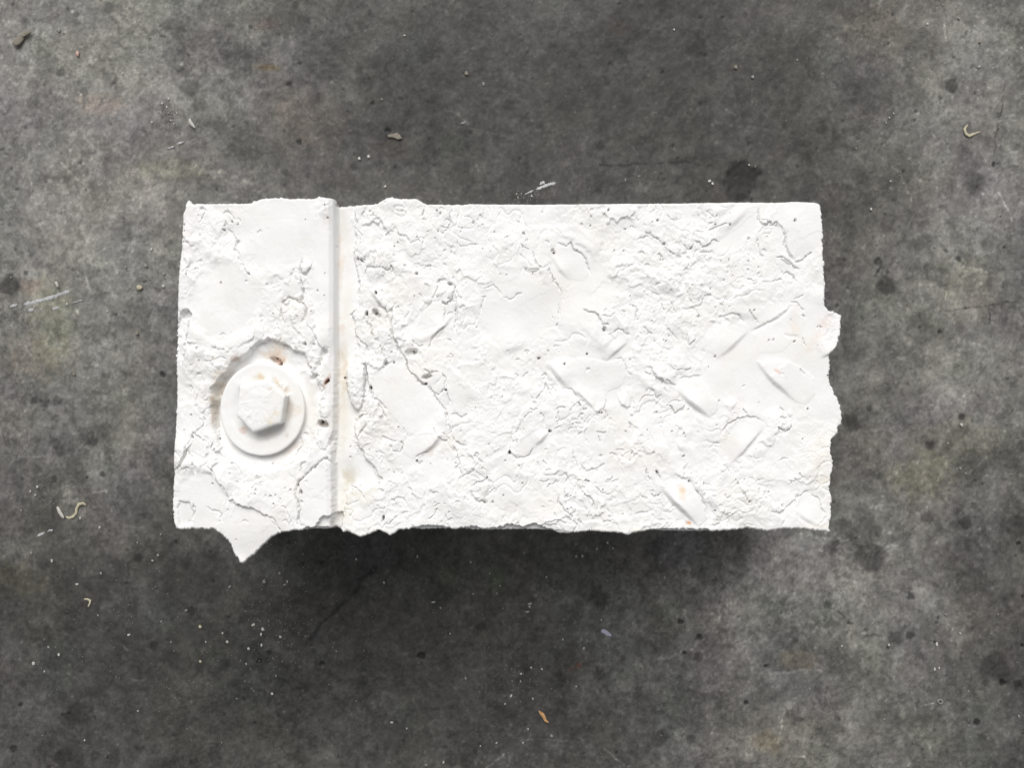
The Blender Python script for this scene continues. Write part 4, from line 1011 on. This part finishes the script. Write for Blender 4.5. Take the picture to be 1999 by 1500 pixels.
wprof = [(0.30, -.5), (0.45, -.6), (0.54, -.5), (0.58, -.3), (0.62, .15), (0.66, .8), (0.70, 1.45), (0.74, 1.9), (0.78, 2.15), (0.82, 2.2), (0.86, 2.3), (0.90, 2.40), (0.93, 2.46), (0.955, 2.5), (0.975, 2.48), (0.99, 2.35), (1.0, 1.9), (1.003, .6), (1.0, -.6), (1.0, -3.5)]
Z0 = H + 0.0010
polar('washer', 515.5, 799.5, Z0, wprof, root, M_RELIEF, wrad, 180, wh, washer_tint)

HEX = [(523, 740), (556, 774), (547, 826), (493, 844), (462, 812), (468, 753)]
HC = (508.0, 791.0)
def hex_dist(a):
    dx, dy = math.cos(a), math.sin(a)
    best = 1e9
    for p_, q_ in zip(HEX, HEX[1:] + [HEX[0]]):
        x1, y1 = p_[0] - HC[0], p_[1] - HC[1]; x2, y2 = q_[0] - HC[0], q_[1] - HC[1]
        ex, ey = x2 - x1, y2 - y1
        den = dx * ey - dy * ex
        if abs(den) < 1e-9: continue
        t = (x1 * ey - y1 * ex) / den; s_ = (x1 * dy - y1 * dx) / den
        if t > 0 and -0.001 <= s_ <= 1.001: best = min(best, t)
    return best
HD = {}
def hrad(a, rf):
    if a not in HD: HD[a] = hex_dist(a)
    r = HD[a]
    rr_ = 45.0 * min(rf, 1.0) * (1 - sstep(0.55, 1.0, np.float64(rf))) + r * min(rf, 1.0) * sstep(0.55, 1.0, np.float64(rf)) if rf < 1 else r * rf
    rr_ *= 1 + (0.012 * sn(math.cos(a) * 30, math.sin(a) * 30, 4) if rf > 0.8 else 0)
    return (rr_ * math.cos(a), rr_ * math.sin(a))
MARKS = [((-38, -2), (-22, -6)), ((-36, 10), (-24, 22)), ((-24, 22), (-18, 12)), ((-14, 34), (-8, 14)), ((4, 34), (0, 16)), ((14, 30), (8, 18)), ((8, -14), (22, -26)), ((22, -26), (17, -14)), ((-32, 30), (-24, 20)), ((-40, -14), (-30, -22))]
def hh(a, rf, du, dv):
    h = 0.07 * sn(du, dv, 10) + 0.04 * sn(du, dv + 200, 4)
    if rf < 1:
        for (p_, q_) in MARKS:
            dx, dy = q_[0] - p_[0], q_[1] - p_[1]
            t = max(0, min(1, ((du - p_[0]) * dx + (dv - p_[1]) * dy) / (dx * dx + dy * dy)))
            d = math.hypot(du - p_[0] - t * dx, dv - p_[1] - t * dy)
            h += 0.10 * math.exp(-(d / 1.7) ** 2)
        rad = math.hypot(du, dv)
        h -= 0.12 * math.exp(-((rad - 33) / 2.0) ** 2) * (0.5 + 0.5 * sn(du, dv, 12))
    return h
hprof = [(0.02 + 0.025 * i, 0) for i in range(34)]
hprof = [(r, 8.2 - 0.25 * r * r) for r, _ in hprof] + [(0.89, 7.95), (0.93, 7.85), (0.96, 7.7), (0.98, 7.5), (0.992, 7.3), (0.998, 7.1), (1.0, 6.8), (1.001, 6.5), (1.003, 4.5), (1.006, 2.0), (1.01, .6), (1.012, -.6)]
def bolt_tint(u, v):
    return mulc(blob(u, v, 536, 822, 11, (.93, .88, .78)), blob(u, v, 548, 806, 6, (.93, .87, .78)), blob(u, v, 536, 760, 4, (.92, .84, .78)), blob(u, v, 486, 770, 14, (.99, .98, .97)))
hz = 0.0092
HCu, HCv = HC
# the rim was read from the photograph where it stands nearer the lens: place it where it really is
k_ = (D - hz) / D
HC_w = (999.5 + (HCu - 999.5) * k_, 750 + (HCv - 750) * k_)
bolt = polar('bolt_head', HC_w[0], HC_w[1], Z0, hprof, root, M_RELIEF, hrad, 216, hh, bolt_tint)

# ------------------------------------------------------------------ bits lying on the floor
M_WHITE = simple_mat('plaster_crumb_white', (0.50, 0.49, 0.45), 0.9, 0.15)
M_GREYW = simple_mat('plaster_crumb_dusty', (0.26, 0.255, 0.235), 0.9, 0.2)
M_CREAM = simple_mat('cream_chip', (0.50, 0.46, 0.33), 0.85, 0.2)
M_BEIGE = simple_mat('beige_chip', (0.22, 0.197, 0.16), 0.85, 0.25)
M_PINK = simple_mat('pink_chip', (0.55, 0.36, 0.31), 0.85, 0.2)
M_LILAC = simple_mat('lilac_flake', (0.42, 0.42, 0.52), 0.6, 0.12)
M_ORANGE = simple_mat('orange_flake', (0.62, 0.36, 0.16), 0.7, 0.4, 400)
M_PAINT = simple_mat('white_paint_scuff', (0.48, 0.48, 0.49), 0.7, 0.35, 900)

def flake(name, outline, thick, mat, lift=0.0004, curl=0.0, seed=0, mid=None):
    """a thin chip: bevelled, slightly curled slab from a px outline on the floor"""
    r = random.Random(seed)
    c = (sum(p[0] for p in outline) / len(outline), sum(p[1] for p in outline) / len(outline))
    cx, cy = floor_xy(*c)
    dense = []
    for a, b in zip(outline, outline[1:] + [outline[0]]):
        for t in (0, 0.5):
            dense.append((a[0] + (b[0] - a[0]) * t + r.gauss(0, .25), a[1] + (b[1] - a[1]) * t + r.gauss(0, .25)))
    n = len(dense); vs = []
    for (f, z) in ((0.94, 0), (1.0, thick * .35), (0.97, thick * .8), (0.75, thick), (0.4, thick * 1.12)):
        for (u, v) in dense:
            x, y = (u - c[0]) * KF * f, -(v - c[1]) * KF * f
            d2 = (x * x + y * y)
            vs.append((x, y, lift + z + curl * d2 + r.gauss(0, thick * .06)))
    fs = []
    for k in range(4):
        for i in range(n):
            fs.append((k * n + i, k * n + (i + 1) % n, (k + 1) * n + (i + 1) % n, (k + 1) * n + i))
    vs.append((0, 0, lift + thick * 1.15)); fs += [(len(vs) - 1, 4 * n + i, 4 * n + (i + 1) % n) for i in range(n)]
    vs.append((0, 0, lift)); fs += [(len(vs) - 1, (i + 1) % n, i) for i in range(n)]
    o = mesh_obj(name, vs, fs, mat)
    o.location = (cx, cy, 0.0002)
    return o

def curl_shaving(name, path, w, thick, mat, seed=0):
    """a curled strip following px points (u, v, radius px)"""
    r = random.Random(seed)
    u0, v0 = path[0][0], path[0][1]
    cx, cy = floor_xy(u0, v0)
    # densify
    pts = []
    for a, b in zip(path[:-1], path[1:]):
        for t in (0, .34, .67): pts.append([a[i] + (b[i] - a[i]) * t for i in range(3)])
    pts.append(list(path[-1]))
    ns = 8; vs = []; fs = []
    for i, (u, v, rad) in enumerate(pts):
        a = pts[max(0, i - 1)]; b = pts[min(len(pts) - 1, i + 1)]
        dx, dy = b[0] - a[0], b[1] - a[1]; ll = math.hypot(dx, dy) + 1e-6; nx, ny = -dy / ll, dx / ll
        rad2 = rad * (1 + r.gauss(0, .08)) * (0.45 if i in (0, len(pts) - 1) else 1)
        for k in range(ns):
            an = 2 * math.pi * k / ns
            o_ = math.cos(an) * rad2; z = (math.sin(an) * .55 + .6) * rad2 * KF
            x, y = (u + nx * o_ - u0) * KF, -(v + ny * o_ - v0) * KF
            vs.append((x, y, z))
    for i in range(len(pts) - 1):
        for k in range(ns):
            fs.append((i * ns + k, i * ns + (k + 1) % ns, (i + 1) * ns + (k + 1) % ns, (i + 1) * ns + k))
    fs.append(tuple(range(ns))[::-1]); fs.append(tuple((len(pts) - 1) * ns + k for k in range(ns)))
    o = mesh_obj(name, vs, fs, mat); o.location = (cx, cy, 0.0002)
    return o

tag(flake('dry_leaf_scrap', [(27,88),(30,80),(38,72),(44,67),(54,62),(62,61),(64,65),(60,69),(50,72),(48,80),(42,88),(33,93)], .0012, M_BEIGE, .0006, 18, 1), 'twisted beige scrap lying near the upper left corner of the floor', 'scrap')
tag(flake('paper_sliver', [(369,234),(372,232),(376,238),(383,249),(382,252),(376,248),(371,242)], .0009, M_WHITE, .0005, 0, 2), 'thin pointed white sliver standing apart from the crumbs above the left end of the cast', 'sliver')
tag(flake('plaster_sliver', [(112,990),(115,989),(121,998),(127,1009),(127,1014),(120,1008),(115,1001)], .001, M_WHITE, .0005, 0, 3), 'white pointed sliver touching the cream curled shaving left of the cast', 'sliver')
tag(curl_shaving('curled_shaving', [(129,1009,1.8),(136,1012,2.2),(144,1009,2.6),(150,1002,2.9),(150,994,2.6),(155,985,2.8),(163,983,2.8),(169,987,1.8)], 3, .001, M_CREAM, 4), 'cream curled shaving in a wavy line left of the cast', 'shaving')
tag(curl_shaving('bent_shaving', [(164,1171,1.4),(170,1170,1.8),(177,1173,2.2),(176,1179,1.7),(172,1186,1.2)], 3, .001, M_CREAM, 5), 'small cream hook-shaped shaving below the lower left corner of the cast', 'shaving')
tag(curl_shaving('hooked_shaving', [(1889,243,1.2),(1882,252,2.4),(1884,261,2.9),(1891,266,2.9),(1900,262,2.4),(1908,259,1.6),(1914,257,.9)], 3, .001, M_CREAM, 6), 'cream hook-shaped shaving in the upper right of the floor', 'shaving')
tag(curl_shaving('ring_shaving', [(1831,1374,1.2),(1830,1368,1.4),(1836,1366,1.4),(1840,1371,1.3),(1837,1375,1.2),(1832,1374,1.0)], 3, .001, M_GREYW, 7), 'tiny pale ring-shaped curl in the lower right of the floor', 'shaving')
tag(flake('orange_flake', [(1051,1386),(1056,1389),(1062,1393),(1066,1400),(1066,1405),(1071,1409),(1070,1411),(1063,1408),(1058,1400),(1053,1394)], .0009, M_ORANGE, .0004, 25, 8), 'orange and cream flake lying below the middle of the cast', 'flake')
tag(flake('lilac_flake', [(1173,1230),(1178,1228),(1186,1232),(1194,1240),(1193,1243),(1186,1242),(1180,1238),(1173,1235)], .0006, M_LILAC, .0003, 0, 9), 'pale lilac flake with a narrow tail below the right half of the cast', 'flake')
tag(flake('beige_flake', [(757,264),(766,262),(776,260),(781,264),(785,271),(778,273),(768,269),(758,268)], .0007, M_BEIGE, .0003, 0, 11), 'flat beige flake beside a dark pore above the left of the cast', 'flake')
tag(flake('yellow_chip', [(268,560),(272,557),(279,559),(280,562),(274,567),(269,565)], .0012, M_CREAM, .0004, 0, 12), 'yellowish angular chip on the floor left of the cast', 'chip')
tag(flake('pink_chip', [(149,104),(152,99),(156,103),(155,111),(151,110)], .0009, M_PINK, .0003, 0, 13), 'small pink chip near the upper left corner', 'chip')
tag(flake('white_seed_chip', [(108,551),(113,550),(116,556),(117,562),(113,561)], .0012, M_WHITE, .0004, 0, 14), 'white drop-shaped chip just above the long white paint scuff', 'chip')
tag(flake('grey_flake', [(110,56),(118,55),(119,60),(117,64),(112,61)], .0005, M_GREYW, .0002, 0, 15), 'flat pale grey flake right of the beige scrap', 'flake')

# paint scuffs are a skin on the concrete: parts of the floor
def scuff(pts, w, seed):
    r = random.Random(seed); vs = []; fs = []
    segs = []
    for a, b in zip(pts[:-1], pts[1:]):
        ll = math.hypot(b[0] - a[0], b[1] - a[1]); n = max(2, int(ll / 1.6))
        segs += [(a[0] + (b[0] - a[0]) * i / n, a[1] + (b[1] - a[1]) * i / n, math.atan2(b[1] - a[1], b[0] - a[0])) for i in range(n)]
    segs.append((*pts[-1], segs[-1][2]))
    for i, (u, v, an) in enumerate(segs):
        f = min(1, (i + .4) / 3, (len(segs) - i - .2) / 3)
        for s_ in (-1, 0, 1):
            ww = w * f * (1 + r.uniform(-.45, .35)) * s_ * .5
            x, y = floor_xy(u - math.sin(an) * ww, v + math.cos(an) * ww)
            vs.append((x, y, .00065 if s_ == 0 else .00035))
    for i in range(len(segs) - 1):
        for k in (0, 1):
            fs.append((i * 3 + k, i * 3 + k + 1, (i + 1) * 3 + k + 1, (i + 1) * 3 + k))
    o = mesh_obj('paint_scuff', vs, [f[::-1] for f in fs], M_PAINT, floor)
    return o
scuff([(46,595),(60,592),(90,584),(112,577),(136,568)], 6.5, 1)
scuff([(19,600),(27,597),(35,595)], 5.5, 2)
scuff([(54,608),(61,605),(67,603)], 6, 3)
scuff([(101,604),(108,603),(115,600)], 5.5, 4)
scuff([(140,592),(152,589),(163,586)], 2.5, 5)
scuff([(72,1048),(80,1044),(88,1040)], 4.5, 6)
scuff([(92,1039),(98,1036),(104,1035)], 4, 7)
scuff([(326,291),(334,288),(341,285)], 3.5, 8)
scuff([(346,282),(353,279),(359,277)], 4, 9)
scuff([(78,606),(84,603)], 3.5, 10)
scuff([(1046,370),(1056,366),(1070,361),(1085,357)], 5.5, 11)
scuff([(1053,361),(1058,357),(1064,355)], 5.5, 12)
scuff([(1024,380),(1034,375),(1042,372)], 2.5, 13)

# crumbs: each one an object, meshes shared between a few shapes
def crumb_mesh(name, seed, mat, elong):
    import bmesh
    bm = bmesh.new(); bmesh.ops.create_icosphere(bm, subdivisions=2, radius=1)
    r = random.Random(seed)
    ax = [Vector((r.gauss(0, 1), r.gauss(0, 1), r.gauss(0, 1))).normalized() for _ in range(7)]
    for v_ in bm.verts:
        for a in ax:
            d = v_.co.dot(a) - 0.55
            if d > 0: v_.co -= a * d
        v_.co *= 1 + r.gauss(0, .09)
        v_.co.x *= elong; v_.co.z = v_.co.z * .6
    me = bpy.data.meshes.new(name); bm.to_mesh(me); bm.free(); me.materials.append(mat)
    return me
CM = {}
for key, mat in (('w', M_WHITE), ('g', M_GREYW), ('c', M_CREAM), ('b', M_BEIGE)):
    CM[key] = [crumb_mesh('crumb', s_, mat, e) for s_, e in ((1, 1.0), (2, 1.25), (3, 1.6), (4, 2.3))]
CRUMBS = [(151,1141,4),(252,1240,4),(66,1296,5),(116,1279,4),(96,1264,4,'g'),(87,1312,2.5),(166,1446,3),(392,1224,5,'c'),(392,1292,4,'c'),(435,1237,3),(444,1254,4,'w',1),(402,1254,2.5),(486,1267,4),
 (481,1297,2.5),(495,1220,5),(449,1146,4,'g'),(315,1214,3,'g'),(334,1254,3,'g'),(270,1389,3.5,'g'),(192,1202,3,'g'),(364,1192,4,'g'),(74,951,4),(60,960,3),(70,967,3),(102,1095,4.5),(195,1030,4),
 (157,1012,3.5),(298,1095,3),(309,1085,4,'g'),(62,1080,4,'g'),(54,871,3,'g'),(314,1044,3,'g'),(269,1060,3,'g'),(42,997,2),(198,1120,4,'g'),(517,1136,6,'g'),(561,1136,3.5),(556,1142,3),(750,1138,3.5),
 (860,1187,2.5),(847,1176,3.2,'w',3),(514,1229,5),(510,1239,4),(548,1244,4),(511,1260,4),(539,1320,3,'g'),(532,1355,4,'w',2),(765,1411,4),(794,1423,2.5),(657,1272,3,'g'),(832,1494,4,'g'),(866,1489,3.5),
 (969,1451,3),(938,1457,2.5),(909,1325,2.5),(976,1144,2.5),(924,1160,2.5),(970,1159,3.5,'g'),(982,1188,2.5,'g'),(879,1238,2.5),(986,1375,2.5),(998,1359,4),(696,1092,3.5),(815,1087,3.5),(919,1098,3.5),
 (935,1078,2.5,'g'),(806,1072,2.5,'g'),(546,1120,3),(577,1059,3,'g'),(592,1082,3,'g'),(606,1047,2.5,'g'),(956,1120,2.5),(522,1060,2.5),(1035,1179,3.5,'w',3),(1034,1185,3.5,'w',2),(1030,1195,3,'w',3),
 (1174,1211,2.5),(1297,1128,3),(1186,1134,3,'g'),(1140,1266,3.5),(1017,1316,3.5),(1037,1304,3),(1058,1307,3),(1016,1331,2.5),(1125,1341,2.5),(1040,1365,3),(1031,1424,2.5),(1021,1451,2.5),(1099,1249,2.5),
 (1067,1127,3),(1077,1437,5,'g',2),(1230,1194,3,'g'),(1186,1060,4,'w',2),(1165,1072,3.5),(1197,1071,3),(1137,1086,4,'w',2),(1125,1087,3.5),(1316,58,3),(1385,354,4.5),(1391,359,4),(1436,132,6,'b'),(1469,151,5,'g'),
 (1061,357,4),(1221,351,3,'g'),(1247,344,2.5,'g'),(1009,379,3,'g'),(1018,378,2.5,'g'),(1038,383,3),(1011,386,3,'g'),(1026,379,2),(1911,130,3.5),(1810,47,3.5),(1556,117,3,'g'),(1871,36,4,'g'),(1738,354,3),
 (1778,112,2.5,'g'),(1913,82,5,'b'),(1700,409,4),(1711,476,3.5,'g'),(1824,482,3.5,'g'),(1735,1260,3.5),(1643,1262,3),(1874,1237,3),(1824,1307,4),(1833,1305,3),(1580,1345,4,'g'),(1988,1399,4,'g'),(1726,1405,3,'g'),
 (1558,1444,4,'g'),(1828,1258,5),(1846,1200,4,'g'),(1876,830,5),(1874,915,4,'g'),(1885,925,3,'g'),(1850,866,4,'g'),(330,193,4),(317,202,3.5),(326,209,3.5),(239,144,2.5),(330,221,3.5,'g'),(297,239,3),
 (346,221,2.5),(334,235,3),(340,242,2),(324,237,2.5,'g'),(296,487,4),(320,559,4.5),(286,519,6,'g'),(230,534,3),(246,522,3,'g'),(210,608,2.5),(132,594,3.5),(22,542,3,'g'),(321,535,4,'g'),(269,651,6,'b'),(146,731,5,'b'),
 (790,69,3),(911,144,6,'b'),(944,164,5,'g'),(702,310,4.5,'w',2),(720,306,4.5,'w',2),(752,364,4),(746,194,3,'g'),(905,240,4,'g',3),(1744,222,2.5),(1736,230,2.5),(1730,240,2),(1671,290,3,'g'),(1840,10,3,'g'),(1000,1330,2.5,'g'),
 (1462,322,3),(1474,325,3,'g'),(1550,1120,3,'g'),(1948,1200,2.5,'g'),(1456,1144,3,'g'),(1430,1395,2.5,'g'),(1890,1350,3,'g'),(1620,1360,3,'g')]
MARKS_ = [('the orange flake', 1061, 1398), ('the lilac flake', 1183, 1236), ('the white streak', 1064, 364), ('the flat beige flake', 771, 268), ('the hook-shaped shaving', 1892, 258),
    ('the wavy cream shaving', 148, 1000), ('the small bent shaving', 174, 1177), ('the yellowish chip', 274, 561), ('the pink chip', 153, 107), ('the thin pointed sliver', 376, 242),
    ('the cast\'s pointed spur', 474, 1098), ("the cast's upper right corner", 1602, 400), ("the cast's lower right corner", 1619, 1039), ('the long white paint scuff', 90, 582),
    ('the biggest dark blotch', 1453, 348), ('the reddish stain', 1122, 1303), ('the tiny ring-shaped curl', 1835, 1371), ('the beige scrap', 45, 78), ('the floor\'s lower left corner', 0, 1500),
    ('the lower right corner of the floor', 1999, 1500), ("the middle of the cast's lower edge", 980, 1036)]
DIRS = ['right of', 'lower right of', 'below', 'lower left of', 'left of', 'upper left of', 'above', 'upper right of']
LOOK = {'w': 'tiny white plaster crumb', 'g': 'tiny dusty grey crumb', 'c': 'tiny cream crumb', 'b': 'small beige crumb'}
info = []
for c in CRUMBS:
    key = c[3] if len(c) > 3 else 'w'
    d, nm, mu, mv = min((math.hypot(c[0] - m[1], c[1] - m[2]), *m) for m in MARKS_)
    info.append((key, nm, int(round(math.atan2(c[1] - mv, c[0] - mu) / (math.pi / 4))) % 8, d))
NTH = ['nearest', 'second nearest', 'third nearest', 'fourth nearest', 'fifth nearest', 'sixth nearest', 'seventh nearest', 'eighth nearest', 'ninth nearest', 'tenth nearest', 'eleventh nearest', 'twelfth nearest']
for i, c in enumerate(CRUMBS):
    u, v, rad = c[:3]; key = c[3] if len(c) > 3 else 'w'; sh = c[4] if len(c) > 4 else rng.integers(0, 3)
    o = bpy.data.objects.new('crumb', CM[key][sh]); COL.objects.link(o)
    x, y = floor_xy(u, v); s_ = rad * KF * 0.72
    o.location = (x, y, s_ * .5 + .0001); o.scale = (s_, s_, s_ * rng.uniform(.7, 1.1)); o.rotation_euler = (0, 0, rng.uniform(0, 6.28) if sh < 2 else {2: -.6, 3: .35}[int(sh)] + rng.normal(0, .2))
    me_ = info[i]
    rank = sum(1 for q in info if q[:3] == me_[:3] and q[3] < me_[3])
    tag(o, '%s, %s %s %s' % (LOOK[key], NTH[rank], DIRS[me_[2]], me_[1]), 'crumb',
        {'w': 'white crumbs on the floor', 'g': 'dusty grey crumbs on the floor', 'c': 'cream crumbs on the floor', 'b': 'beige crumbs on the floor'}[key])

# plaster dust and grit nobody could count
def build_dust():
    r = np.random.default_rng(9); vs = []; fs = []
    spots = [(1030,382,40,12,70),(330,222,18,34,60),(85,975,30,34,60),(30,625,40,22,45),(545,1240,60,60,110),(540,1130,60,60,90),(1000,1320,60,50,70),(1750,260,80,60,90),(300,545,60,40,50),(1000,750,1000,750,700),(900,1180,420,120,150),(350,1240,300,120,120)]
    for (cu_, cv_, su, sv, n) in spots:
        for _ in range(n):
            if su >= 300: u, v = r.uniform(cu_ - su, cu_ + su), r.uniform(cv_ - sv, cv_ + sv)
            else: u, v = r.normal(cu_, su * .6), r.normal(cv_, sv * .6)
            rad = r.uniform(.5, 1.25) * KF
            x, y = floor_xy(u, v); k = r.integers(3, 6); b = len(vs); a0 = r.uniform(0, 6.28)
            el = r.uniform(1, 2.2)
            for i in range(k):
                a = a0 + 2 * math.pi * i / k
                ex, ey = rad * math.cos(a) * el, rad * math.sin(a)
                vs.append((x + ex * math.cos(a0) - ey * math.sin(a0), y + ex * math.sin(a0) + ey * math.cos(a0), .0001))
            vs.append((x, y, .0004 + rad * .8))
            for i in range(k): fs.append((b + i, b + (i + 1) % k, b + k))
    o = mesh_obj('plaster_dust', vs, fs, M_GREYW, None, False)
    tag(o, 'fine pale plaster grit strewn over the concrete', 'dust', kind='stuff')
build_dust()
